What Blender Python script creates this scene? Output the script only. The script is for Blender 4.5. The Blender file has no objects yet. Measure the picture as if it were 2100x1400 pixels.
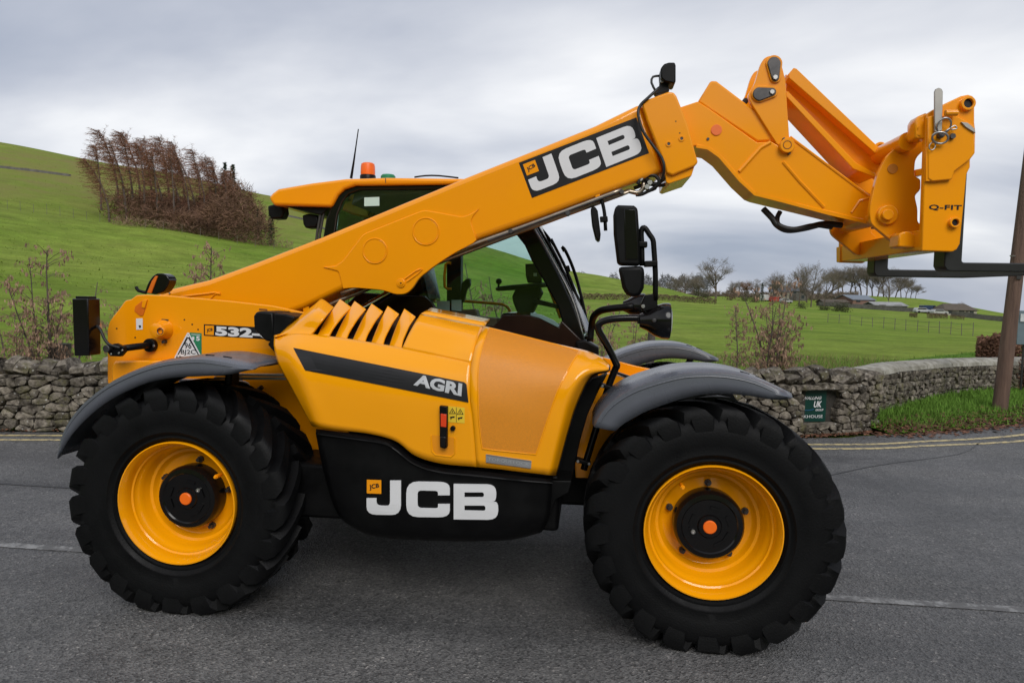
import bpy, bmesh, math, random
from mathutils import Vector, Matrix, noise
from mathutils.bvhtree import BVHTree
from mathutils.geometry import tessellate_polygon
import numpy as np

random.seed(7)
rnd = random.random
def ru(a, b): return a + (b - a) * rnd()
scene = bpy.context.scene
COL = scene.collection

# ------------------------------------------------------------------ camera
FPX = 1400.0                                   # focal length in photo pixels (24 mm on 36 mm)
YAW, PITCH, ROLL = -0.1143, -0.0662, 0.0171
CAM = Vector((2.142, -3.269, 1.702))
_fw = Vector((math.sin(YAW) * math.cos(PITCH), math.cos(YAW) * math.cos(PITCH), math.sin(PITCH)))
_r0 = Vector((math.cos(YAW), -math.sin(YAW), 0.0)); _u0 = _r0.cross(_fw)
_r = _r0 * math.cos(ROLL) + _u0 * math.sin(ROLL)
_u = _u0 * math.cos(ROLL) - _r0 * math.sin(ROLL)
cd = bpy.data.cameras.new('camera'); cam = bpy.data.objects.new('camera', cd); COL.objects.link(cam)
cd.sensor_width = 36; cd.sensor_fit = 'HORIZONTAL'; cd.lens = 24.0
cd.clip_start = 0.05; cd.clip_end = 6000
cam.matrix_world = Matrix(((_r.x, _u.x, -_fw.x, CAM.x), (_r.y, _u.y, -_fw.y, CAM.y), (_r.z, _u.z, -_fw.z, CAM.z), (0, 0, 0, 1)))
scene.camera = cam

# ------------------------------------------------------------------ sky, sun, exposure
SUN_EL, SUN_AZ = math.radians(40), math.radians(160)       # azimuth clockwise from +y
w = bpy.data.worlds.new('World'); scene.world = w; w.use_nodes = True
nt = w.node_tree; N = nt.nodes; L = nt.links; N.clear()
def nd(t, **k):
    n = N.new(t)
    for a, b in k.items(): setattr(n, a, b)
    return n
out = nd('ShaderNodeOutputWorld'); bg = nd('ShaderNodeBackground'); bg.inputs['Strength'].default_value = 1.0
sky = nd('ShaderNodeTexSky', sky_type='NISHITA'); sky.sun_disc = False
sky.sun_elevation = SUN_EL; sky.sun_rotation = SUN_AZ
skys = nd('ShaderNodeVectorMath', operation='SCALE'); skys.inputs['Scale'].default_value = 0.09
L.new(sky.outputs[0], skys.inputs[0])
tc = nd('ShaderNodeTexCoord'); sep = nd('ShaderNodeSeparateXYZ'); L.new(tc.outputs['Generated'], sep.inputs[0])
za = nd('ShaderNodeMath', operation='MAXIMUM'); L.new(sep.outputs['Z'], za.inputs[0]); za.inputs[1].default_value = 0.0
zb = nd('ShaderNodeMath', operation='ADD'); L.new(za.outputs[0], zb.inputs[0]); zb.inputs[1].default_value = 0.22
dx = nd('ShaderNodeMath', operation='DIVIDE'); L.new(sep.outputs['X'], dx.inputs[0]); L.new(zb.outputs[0], dx.inputs[1])
dy = nd('ShaderNodeMath', operation='DIVIDE'); L.new(sep.outputs['Y'], dy.inputs[0]); L.new(zb.outputs[0], dy.inputs[1])
cmb = nd('ShaderNodeCombineXYZ'); L.new(dx.outputs[0], cmb.inputs[0]); L.new(dy.outputs[0], cmb.inputs[1])
mp = nd('ShaderNodeMapping'); mp.inputs['Location'].default_value = (4.945, 16.043, 0.4); mp.inputs['Rotation'].default_value = (0, 0, 1.313); mp.inputs['Scale'].default_value = (0.63, 0.935, 1)
L.new(cmb.outputs[0], mp.inputs[0])
n1 = nd('ShaderNodeTexNoise'); n1.inputs['Scale'].default_value = 0.715; n1.inputs['Detail'].default_value = 7; n1.inputs['Roughness'].default_value = 0.48; n1.inputs['Distortion'].default_value = 0.35
L.new(mp.outputs[0], n1.inputs['Vector'])
rp = nd('ShaderNodeValToRGB'); e = rp.color_ramp.elements
e[0].position = 0.36; e[0].color = (0.27, 0.305, 0.385, 1)
e[1].position = 0.68; e[1].color = (0.82, 0.82, 0.82, 1)
m_ = e.new(0.46); m_.color = (0.40, 0.425, 0.49, 1)
m_ = e.new(0.56); m_.color = (0.575, 0.59, 0.63, 1)
L.new(n1.outputs['Fac'], rp.inputs[0])
mx = nd('ShaderNodeMix', data_type='RGBA'); mx.inputs[0].default_value = 0.93
L.new(skys.outputs[0], mx.inputs[6]); L.new(rp.outputs[0], mx.inputs[7])
L.new(mx.outputs[2], bg.inputs[0]); L.new(bg.outputs[0], out.inputs[0])

sd = bpy.data.lights.new('sun', 'SUN'); sd.energy = 1.5; sd.angle = math.radians(35); sd.color = (1.0, 0.965, 0.92)
sun = bpy.data.objects.new('sun', sd); COL.objects.link(sun)
_sv = Vector((math.sin(SUN_AZ) * math.cos(SUN_EL), math.cos(SUN_AZ) * math.cos(SUN_EL), math.sin(SUN_EL)))
sun.rotation_euler = (-_sv).to_track_quat('-Z', 'Y').to_euler()
scene.view_settings.view_transform = 'Standard'; scene.view_settings.look = 'None'
scene.view_settings.exposure = 0.42; scene.view_settings.gamma = 1.0; scene.view_settings.use_curve_mapping = False

# ------------------------------------------------------------------ measuring helpers: photo pixel -> point on a real plane
def ray(px, py): return _fw + _r * ((px - 1050) / FPX) - _u * ((py - 700) / FPX)
def Y(p, y):
    d = ray(*p); return CAM + d * ((y - CAM.y) / d.y)
def Z(p, z):
    d = ray(*p); return CAM + d * ((z - CAM.z) / d.z)
def D(p, dist):
    d = ray(*p); return CAM + d * (dist / math.hypot(d.x, d.y))
def proj(v):
    d = v - CAM; z = d.dot(_fw); return (1050 + FPX * d.dot(_r) / z, 700 - FPX * d.dot(_u) / z)

# ------------------------------------------------------------------ materials
MATS = {}
def mat(name, color, rough=0.5, metal=0.0, spec=0.5, coat=0.0, noise_amt=0.0, noise_scale=5.0, bump=0.0, bump_scale=80.0, c2=None, emit=None, detail=4, objrand=0.0, coords='Object', trans=0.0, rough_amt=0.0):
    if name in MATS: return MATS[name]
    m = bpy.data.materials.new(name); m.use_nodes = True; t = m.node_tree; p = t.nodes['Principled BSDF']
    p.inputs['Base Color'].default_value = (*color, 1); p.inputs['Roughness'].default_value = rough; p.inputs['Metallic'].default_value = metal
    p.inputs['Specular IOR Level'].default_value = spec; p.inputs['Coat Weight'].default_value = coat; p.inputs['Coat Roughness'].default_value = 0.08
    if trans: p.inputs['Transmission Weight'].default_value = trans
    g = t.nodes.new('ShaderNodeNewGeometry'); tcn = t.nodes.new('ShaderNodeTexCoord')
    vec = tcn.outputs['Object'] if coords == 'Object' else g.outputs['Position']
    colsock = None
    if c2 is not None or noise_amt:
        n = t.nodes.new('ShaderNodeTexNoise'); n.inputs['Scale'].default_value = noise_scale; n.inputs['Detail'].default_value = detail; n.inputs['Roughness'].default_value = 0.6
        t.links.new(vec, n.inputs['Vector'])
        r = t.nodes.new('ShaderNodeValToRGB')
        a = color; b = c2 if c2 is not None else tuple(x * (1 - noise_amt) for x in color)
        r.color_ramp.elements[0].position = 0.36; r.color_ramp.elements[1].position = 0.64
        r.color_ramp.elements[0].color = (*b, 1); r.color_ramp.elements[1].color = (*a, 1)
        t.links.new(n.outputs['Fac'], r.inputs[0]); colsock = r.outputs[0]
        if rough_amt:
            mr = t.nodes.new('ShaderNodeMapRange'); mr.inputs[1].default_value = 0.35; mr.inputs[2].default_value = 0.65
            mr.inputs[3].default_value = rough + rough_amt; mr.inputs[4].default_value = rough
            t.links.new(n.outputs['Fac'], mr.inputs[0]); t.links.new(mr.outputs[0], p.inputs['Roughness'])
    if objrand:
        oi = t.nodes.new('ShaderNodeObjectInfo'); hs = t.nodes.new('ShaderNodeHueSaturation')
        add = t.nodes.new('ShaderNodeMath'); add.operation = 'ADD'; 
        t.links.new(oi.outputs['Random'], add.inputs[0]); t.links.new(g.outputs['Random Per Island'], add.inputs[1])
        fr = t.nodes.new('ShaderNodeMath'); fr.operation = 'FRACT'; t.links.new(add.outputs[0], fr.inputs[0])
        mr2 = t.nodes.new('ShaderNodeMapRange'); mr2.inputs[3].default_value = 1 - objrand; mr2.inputs[4].default_value = 1 + objrand
        t.links.new(fr.outputs[0], mr2.inputs[0]); t.links.new(mr2.outputs[0], hs.inputs['Value'])
        if colsock: t.links.new(colsock, hs.inputs['Color'])
        else: hs.inputs['Color'].default_value = (*color, 1)
        colsock = hs.outputs[0]
    if colsock: t.links.new(colsock, p.inputs['Base Color'])
    if bump:
        n = t.nodes.new('ShaderNodeTexNoise'); n.inputs['Scale'].default_value = bump_scale; n.inputs['Detail'].default_value = 5
        t.links.new(vec, n.inputs['Vector']); b = t.nodes.new('ShaderNodeBump'); b.inputs['Strength'].default_value = bump; b.inputs['Distance'].default_value = 0.02
        t.links.new(n.outputs['Fac'], b.inputs['Height']); t.links.new(b.outputs[0], p.inputs['Normal'])
    if emit: p.inputs['Emission Color'].default_value = (*emit, 1); p.inputs['Emission Strength'].default_value = 1
    MATS[name] = m; return m

YEL = mat('yellow_paint', (0.94, 0.338, 0.002), 0.2, spec=0.3, coat=0.5, c2=(0.92, 0.322, 0.0018), noise_scale=2.2, bump=0.012, bump_scale=260, rough_amt=0.06)
PYE = mat('yellow_panel', (0.95, 0.372, 0.002), 0.14, spec=0.28, coat=0.55, c2=(0.93, 0.358, 0.0018), noise_scale=1.6, bump=0.01, bump_scale=200, rough_amt=0.05)
BLK = mat('black_plastic', (0.0022, 0.0022, 0.0025), 0.38, spec=.2, c2=(0.0032, 0.0032, 0.0036), noise_scale=9, bump=0.03, bump_scale=400, rough_amt=0.15)
BLG = mat('black_gloss', (0.004, 0.004, 0.0045), 0.16, spec=0.35, c2=(0.006, 0.005, 0.005), noise_scale=4)
RUB = mat('tyre_rubber', (0.0016, 0.0017, 0.0022), 0.5, spec=0.2, c2=(0.0024, 0.0025, 0.003), noise_scale=7, bump=0.12, bump_scale=120, rough_amt=0.2)
FEN = mat('grey_fender_plastic', (0.100, 0.107, 0.128), 0.24, spec=0.6, c2=(0.088, 0.095, 0.114), noise_scale=6, bump=0.03, bump_scale=300, rough_amt=0.1)
STL = mat('zinc_steel', (0.52, 0.51, 0.49), 0.32, 0.9, c2=(0.42, 0.41, 0.40), noise_scale=30)
DST = mat('dark_steel', (0.09, 0.085, 0.085), 0.4, 0.7, c2=(0.06, 0.058, 0.06), noise_scale=20)
BTU = mat('bright_tube', (.72, .71, .69), .4, .35, c2=(.66, .65, .63), noise_scale=20)
CHR = mat('chrome_rod', (0.75, 0.74, 0.72), 0.12, 1.0)
TUB = mat('hydraulic_tube', (0.42, 0.36, 0.29), 0.3, 0.85, c2=(0.33, 0.27, 0.2), noise_scale=14)
HOS = mat('hose_rubber', (0.013, 0.013, 0.013), 0.5, bump=0.1, bump_scale=200)
ORG = mat('orange_plastic', (0.95, 0.17, 0.008), 0.4, c2=(0.9, 0.15, 0.006), noise_scale=20)
WHT = mat('white_print', (0.72, 0.72, 0.74), 0.45, c2=(0.69, 0.69, 0.71), noise_scale=8)
DBK = mat('black_print', (0.009, 0.009, 0.011), 0.4, spec=.3, c2=(0.012, 0.012, 0.014), noise_scale=8)
LYE = mat('label_yellow', (0.80, 0.55, 0.03), 0.45, c2=(0.78, 0.53, 0.03), noise_scale=8)
SIL = mat('badge_silver', (0.45, 0.46, 0.48), 0.35, 0.6, c2=(0.38, 0.39, 0.41), noise_scale=18)
GRN = mat('label_green', (0.02, 0.22, 0.10), 0.45, c2=(0.018, 0.2, 0.09), noise_scale=8)
RED = mat('red_lens', (0.75, 0.06, 0.01), 0.25, c2=(0.7, 0.05, 0.01), noise_scale=20)
LNS = mat('lamp_lens', (0.75, 0.78, 0.8), 0.08, spec=0.8, c2=(0.6, 0.63, 0.66), noise_scale=30)
INT = mat('cab_trim', (0.020, 0.010, 0.007), 0.2, spec=.3, c2=(0.015, 0.008, 0.006), noise_scale=6)
PAP = mat('paper', (0.6, 0.62, 0.62), 0.7, c2=(0.55, 0.57, 0.57), noise_scale=8)

def perforated():
    m = mat('perforated_sheet', (0.5, 0.19, 0.012), 0.5, c2=(0.46, 0.17, 0.011), noise_scale=4)
    t = m.node_tree; p = t.nodes['Principled BSDF']
    tcn = t.nodes['Texture Coordinate']; mpn = t.nodes.new('ShaderNodeMapping'); mpn.inputs['Rotation'].default_value = (0, 0.785, 0); t.links.new(tcn.outputs['Object'], mpn.inputs[0])
    v = t.nodes.new('ShaderNodeTexVoronoi'); v.inputs['Scale'].default_value = 900; v.inputs['Randomness'].default_value = 1.0; t.links.new(mpn.outputs[0], v.inputs['Vector'])
    r = t.nodes.new('ShaderNodeValToRGB'); r.color_ramp.elements[0].position = 0.30; r.color_ramp.elements[1].position = 0.42
    r.color_ramp.elements[0].color = (0.28, 0.11, 0.016, 1); r.color_ramp.elements[1].color = (0.78, 0.275, 0.010, 1)
    t.links.new(v.outputs['Distance'], r.inputs[0]); t.links.new(r.outputs[0], p.inputs['Base Color'])
    return m
PRF = perforated()

def glass(name, tint, refl=1.0):
    m = bpy.data.materials.new(name); m.use_nodes = True; t = m.node_tree; t.nodes.clear()
    o = t.nodes.new('ShaderNodeOutputMaterial'); mi = t.nodes.new('ShaderNodeMixShader'); tr = t.nodes.new('ShaderNodeBsdfTransparent'); gl = t.nodes.new('ShaderNodeBsdfGlossy')
    fr = t.nodes.new('ShaderNodeFresnel'); fr.inputs[0].default_value = 1.42; gl.inputs['Roughness'].default_value = 0.02
    tr.inputs[0].default_value = (*tint, 1); gl.inputs[0].default_value = (refl, refl, refl, 1)
    t.links.new(fr.outputs[0], mi.inputs[0]); t.links.new(tr.outputs[0], mi.inputs[1]); t.links.new(gl.outputs[0], mi.inputs[2]); t.links.new(mi.outputs[0], o.inputs[0])
    return m
GLS = glass('cab_glass', (0.86, 0.945, 0.915))

# ------------------------------------------------------------------ mesh builder
class MB:
    def __init__(s): s.v = []; s.f = []
    def add(s, vs, fs):
        o = len(s.v); s.v += [Vector(x) for x in vs]; s.f += [tuple(i + o for i in f) for f in fs]; return s
    def box(s, c, size, R=None):
        c = Vector(c); h = Vector(size) / 2; vs = []
        for x in (-1, 1):
            for y in (-1, 1):
                for z in (-1, 1):
                    p = Vector((x * h.x, y * h.y, z * h.z)); vs.append(c + (R @ p if R else p))
        return s.add(vs, [(0, 1, 3, 2), (4, 6, 7, 5), (0, 4, 5, 1), (2, 3, 7, 6), (0, 2, 6, 4), (1, 5, 7, 3)])
    def prism(s, pts, vec, holes=()):
        """closed polygon pts (3D), optionally with holes, swept along vec"""
        vec = Vector(vec); loops = [list(map(Vector, pts))] + [list(map(Vector, h)) for h in holes]
        flat = [p for l in loops for p in l]; n = len(flat)
        if not holes: caps = [tuple(range(n))]
        else: caps = [tuple(t) for t in tessellate_polygon(loops)]
        fs = list(caps) + [tuple(i + n for i in reversed(c)) for c in caps]; k = 0
        for l in loops:
            m = len(l)
            for i in range(m): a, b = k + i, k + (i + 1) % m; fs.append((b, a, a + n, b + n))
            k += m
        return s.add(flat + [p + vec for p in flat], fs)
    def tube(s, path, r, n=8, cap=True):
        path = [Vector(p) for p in path]; K = len(path); rr = r if isinstance(r, (list, tuple)) else [r] * K
        o = len(s.v); up = None; vs = []
        for i, p in enumerate(path):
            d = (path[min(i + 1, K - 1)] - path[max(i - 1, 0)]).normalized()
            if up is None: up = d.orthogonal().normalized()
            up = (up - d * up.dot(d)); up = up.normalized() if up.length > 1e-6 else d.orthogonal().normalized()
            b = d.cross(up)
            for j in range(n): a = 2 * math.pi * j / n; vs.append(p + (up * math.cos(a) + b * math.sin(a)) * rr[i])
        fs = []
        for i in range(K - 1):
            for j in range(n): a = i * n + j; b2 = i * n + (j + 1) % n; fs.append((a, b2, b2 + n, a + n))
        if cap: fs += [tuple(reversed(range(n))), tuple(range((K - 1) * n, K * n))]
        return s.add(vs, fs)
    def lathe(s, prof, c=(0, 0, 0), axis='y', n=48, close=False):
        """prof: list of (radius, offset along axis)"""
        c = Vector(c); vs = []
        for r, a in prof:
            for j in range(n):
                t = 2 * math.pi * j / n; u, v = r * math.cos(t), r * math.sin(t)
                vs.append(c + (Vector((u, a, v)) if axis == 'y' else Vector((u, v, a)) if axis == 'z' else Vector((a, u, v))))
        fs = []; K = len(prof)
        for i in range(K - 1):
            for j in range(n): a = i * n + j; b = i * n + (j + 1) % n; fs.append((a, b, b + n, a + n))
        if close: fs += [tuple(reversed(range(n))), tuple(range((K - 1) * n, K * n))]
        return s.add(vs, fs)
    def cyl(s, p0, p1, r, n=20): return s.tube([p0, p1], r, n)
    def patch(s, grid, nu=6, nv=6):
        """smooth (Catmull-Rom) surface through a grid of points; rows x columns"""
        def cr(p, t):
            n = len(p) - 1; x = t * n; i = min(int(x), n - 1); f = x - i
            a = p[i - 1] if i > 0 else p[0] * 2 - p[1]; b, c = p[i], p[i + 1]; d = p[i + 2] if i + 2 <= n else p[n] * 2 - p[n - 1]
            return 0.5 * ((2 * b) + (c - a) * f + (2 * a - 5 * b + 4 * c - d) * f * f + (3 * b - a - 3 * c + d) * f * f * f)
        R = len(grid); Cn = len(grid[0]); a = (R - 1) * nv; b = (Cn - 1) * nu
        cols = [[cr([grid[r][c] for r in range(R)], i / a) for c in range(Cn)] for i in range(a + 1)]
        vs = [cr(cols[i], j / b) for i in range(a + 1) for j in range(b + 1)]
        fs = [(i * (b + 1) + j, i * (b + 1) + j + 1, (i + 1) * (b + 1) + j + 1, (i + 1) * (b + 1) + j) for i in range(a) for j in range(b)]
        return s.add(vs, fs)
    def bvh(s): return BVHTree.FromPolygons([tuple(v) for v in s.v], s.f)
    def mesh(s, name, off=Vector((0, 0, 0)), smooth=True, recalc=True):
        me = bpy.data.meshes.new(name); me.from_pydata([tuple(v - off) for v in s.v], [], s.f)
        if recalc:
            bm = bmesh.new(); bm.from_mesh(me); bmesh.ops.recalc_face_normals(bm, faces=bm.faces); bm.to_mesh(me); bm.free()
        if smooth is True:
            me.shade_smooth(); me.set_sharp_from_angle(angle=math.radians(38))
        elif smooth == 'all': me.shade_smooth()
        return me
    def build(s, name, m, parent=None, smooth=True, bevel=0, solid=0, seg=2, recalc=True, **tags):
        xs = [v.x for v in s.v]; ys = [v.y for v in s.v]; zs = [v.z for v in s.v]
        off = Vector(((min(xs) + max(xs)) / 2, (min(ys) + max(ys)) / 2, min(zs)))
        o = link(name, s.mesh(name, off, smooth, recalc), m, parent, off)
        if solid: q = o.modifiers.new('thickness', 'SOLIDIFY'); q.thickness = solid; q.offset = -1
        if bevel:
            q = o.modifiers.new('bevel', 'BEVEL'); q.width = bevel; q.segments = seg; q.limit_method = 'ANGLE'; q.angle_limit = math.radians(35); q.harden_normals = False
        tag(o, **tags)
        return o

WL = {}                                                    # world location of every object used as a parent
def link(name, me, m, parent=None, loc=Vector((0, 0, 0))):
    o = bpy.data.objects.new(name, me); COL.objects.link(o)
    if me is not None and m is not None: me.materials.clear(); me.materials.append(m)
    WL[o.name] = Vector(loc)
    if parent: o.parent = parent; o.location = Vector(loc) - WL[parent.name]
    else: o.location = loc
    return o
def tag(o, label=None, category=None, group=None, kind=None):
    if label: o['label'] = label
    if category: o['category'] = category
    if group: o['group'] = group
    if kind: o['kind'] = kind
    return o
def empty(name, loc, parent=None, **t):
    o = link(name, None, None, parent, Vector(loc)); o.empty_display_size = 0.2; tag(o, **t); return o

def plate(name, px, y0, y1, m=None, parent=None, bevel=0.004, holes=(), **t):
    """flat plate: outline measured on the vertical plane y=y0, swept to y1"""
    return MB().prism([Y(p, y0) for p in px], (0, y1 - y0, 0), [[Y(p, y0) for p in h] for h in holes]).build(name, m or YEL, parent, bevel=bevel, **t)
def circle_px(c, r, n=20): return [(c[0] + r * math.cos(2 * math.pi * i / n), c[1] + r * math.sin(2 * math.pi * i / n)) for i in range(n)]
def disc(name, c, rpx, y0, y1, m, parent, n=24, bevel=0.002, **t):
    a = Y(c, y0); sc = rpx * (a - CAM).dot(_fw) / FPX
    return MB().cyl(a, a + Vector((0, y1 - y0, 0)), sc, n).build(name, m, parent, bevel=bevel, **t)
def ring(name, c, r_out, r_in, y0, y1, m, parent, n=28, bevel=0.002):
    a = Y(c, y0); k = (a - CAM).dot(_fw) / FPX; d = y1 - y0
    return MB().lathe([(r_in * k, d), (r_in * k, 0), (r_out * k, 0), (r_out * k, d)], a, 'y', n).build(name, m, parent, bevel=bevel)
def smoothpath(pts, k=5):
    pts = [Vector(p) for p in pts]; o = []; n = len(pts)
    for i in range(n - 1):
        a = pts[i - 1] if i else pts[0] * 2 - pts[1]; b, c = pts[i], pts[i + 1]; d = pts[i + 2] if i + 2 < n else pts[-1] * 2 - pts[-2]
        for j in range(k):
            f = j / k; o.append(0.5 * ((2 * b) + (c - a) * f + (2 * a - 5 * b + 4 * c - d) * f * f + (3 * b - a - 3 * c + d) * f ** 3))
    o.append(pts[-1]); return o
def pipe(name, pts, r, m, parent, k=5, n=8, **t):
    """pts: (px, py, y) triples"""
    p = [Y(q[:2], q[2]) for q in pts]
    return MB().tube(smoothpath(p, k) if k else p, r, n).build(name, m, parent, smooth='all' if k else True, **t)

# ------------------------------------------------------------------ lettering
def text_uv(s, bold=0.0, spacing=1.0):
    cu = bpy.data.curves.new('t', 'FONT'); cu.body = s; cu.offset = bold; cu.space_character = spacing; cu.resolution_u = 3
    o = bpy.data.objects.new('t', cu); COL.objects.link(o); bpy.context.view_layer.update()
    me = bpy.data.meshes.new_from_object(o.evaluated_get(bpy.context.evaluated_depsgraph_get()))
    vs = [(v.co.x, v.co.y) for v in me.vertices]; fs = [tuple(p.vertices) for p in me.polygons]
    bpy.data.objects.remove(o); bpy.data.curves.remove(cu); bpy.data.meshes.remove(me)
    x0 = min(v[0] for v in vs); x1 = max(v[0] for v in vs); y0 = min(v[1] for v in vs); y1 = max(v[1] for v in vs)
    return [((x - x0) / (x1 - x0), 1 - (y - y0) / (y1 - y0)) for x, y in vs], fs
def rpoly(pts, k=4):
    """polygon with rounded corners: (x, y, r)"""
    o = []; n = len(pts)
    for i in range(n):
        p = Vector(pts[i][:2]); r = pts[i][2] if len(pts[i]) > 2 else 0
        if r <= 0: o.append(p); continue
        a = Vector(pts[i - 1][:2]) - p; b = Vector(pts[(i + 1) % n][:2]) - p
        ra = min(r, a.length * 0.5); rb = min(r, b.length * 0.5); pa = p + a.normalized() * ra; pb = p + b.normalized() * rb
        for j in range(k + 1): t = j / k; o.append(pa * (1 - t) ** 2 + p * 2 * t * (1 - t) + pb * t * t)
    return o
def quadmap(uv, q):
    u, v = uv; a, b, c, d = q
    return ((a[0] * (1 - u) + b[0] * u) * (1 - v) + (d[0] * (1 - u) + c[0] * u) * v, (a[1] * (1 - u) + b[1] * u) * (1 - v) + (d[1] * (1 - u) + c[1] * u) * v)
def onto(p, surf, eps):
    if isinstance(surf, (int, float)): return Y(p, surf - eps)
    d = ray(*p).normalized(); loc, nn, i, t = surf.ray_cast(CAM, d)
    if loc is None: return Y(p, 0.1 - eps)
    if nn.dot(d) > 0: nn = -nn
    return loc + nn * eps
def lettering(name, s, q, surf, m, parent, bold=0.02, eps=0.003, spacing=1.0):
    vs, fs = text_uv(s, bold, spacing); b = MB().add([onto(quadmap(v, q), surf, eps) for v in vs], fs)
    return b.build(name, m, parent, smooth=False)
def sticker(name, poly, surf, m, parent, eps=0.002, sub=0, thick=0.0, holes=(), **t):
    """flat print laid on a surface: polygon given in photo pixels"""
    loops = [[Vector((*p, 0)) for p in poly]] + [[Vector((*p, 0)) for p in h] for h in holes]
    flat = [p for l in loops for p in l]; tris = [tuple(x) for x in tessellate_polygon(loops)]
    bm = bmesh.new(); bv = [bm.verts.new(p) for p in flat]
    for tr in tris:
        try: bm.faces.new([bv[i] for i in tr])
        except ValueError: pass
    if sub: bmesh.ops.subdivide_edges(bm, edges=bm.edges, cuts=sub, use_grid_fill=True); bmesh.ops.triangulate(bm, faces=bm.faces)
    bm.verts.index_update(); f = [tuple(v.index for v in fc.verts) for fc in bm.faces]; P = [v.co.copy() for v in bm.verts]; bm.free()
    b = MB().add([onto((p.x, p.y), surf, eps) for p in P], f); back = None
    if thick:
        n = len(P); k = 0
        for l in loops:
            m_ = len(l); o = len(b.v)
            b.v += [onto((p.x, p.y), surf, eps) for p in l] + [onto((p.x, p.y), surf, eps - thick) for p in l]
            for i in range(m_): j = (i + 1) % m_; b.f.append((o + i, o + j, o + m_ + j, o + m_ + i))
    return b.build(name, m, parent, smooth=False, recalc=False, **t)
# the three big letters, drawn in pixels of the lower panel, then squared up to the unit box
_J = [(801, 984), (823, 984), (823, 1054, 20), (753, 1053, 20), (753, 1020), (773, 1020), (773, 1035, 9), (801, 1036, 9)]
_C = [(923, 1014), (899, 1014), (899, 1005, 7), (857, 1004, 8), (857, 1040, 8), (899, 1041, 7), (899, 1032), (923, 1032), (923, 1059, 24), (834, 1058, 24), (834, 986, 24), (923, 987, 24)]
_B = [(931, 991), (1018, 992, 20), (1018, 1026, 14), (1007, 1027), (1022, 1028, 12), (1022, 1064, 22), (931, 1063)]
_Bh = [[(953, 1008), (993, 1008, 5), (993, 1018, 5), (953, 1018)], [(953, 1035), (996, 1035, 5), (996, 1046, 5), (953, 1045)]]
def _uv(p): return ((p[0] - 753) / 269.0, (p[1] - 982 - 0.030 * (p[0] - 753)) / 72.5)
def big_letters(q, surf, parent, thick=0.0, eps=0.003, emblem=True):
    for nm, o_, hs in (('letter_j', _J, []), ('letter_c', _C, []), ('letter_b', _B, _Bh)):
        sticker('raised_letter' if thick else 'printed_letter', [quadmap(_uv(p), q) for p in rpoly(o_)], surf, WHT, parent, eps=eps, thick=thick, holes=[[quadmap(_uv(p), q) for p in rpoly(h)] for h in hs])
    if emblem:
        sq = [(753.5, 982), (783, 983), (783, 1011), (753.5, 1010)]
        emblem_px([quadmap(_uv(p), q) for p in sq], surf, parent, eps)
def emblem_px(q, surf, parent, eps=0.003):
    e = sticker('emblem', q, surf, LYE if False else YEL, parent, eps=eps)
    def k(u, v): return quadmap((u, v), q)
    lettering('emblem_lettering', 'JCB', [k(0.14, 0.36), k(0.84, 0.22), k(0.88, 0.62), k(0.2, 0.80)], surf, DBK, parent, bold=0.03, eps=eps + 0.0015)
# ================================================================== the telehandler
TH = empty('telehandler', (1.4, 1.17, 0), label='yellow telescopic handler with raised boom and pallet forks parked on the road', category='telehandler')
AX = 0.585                                                   # axle height
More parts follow.
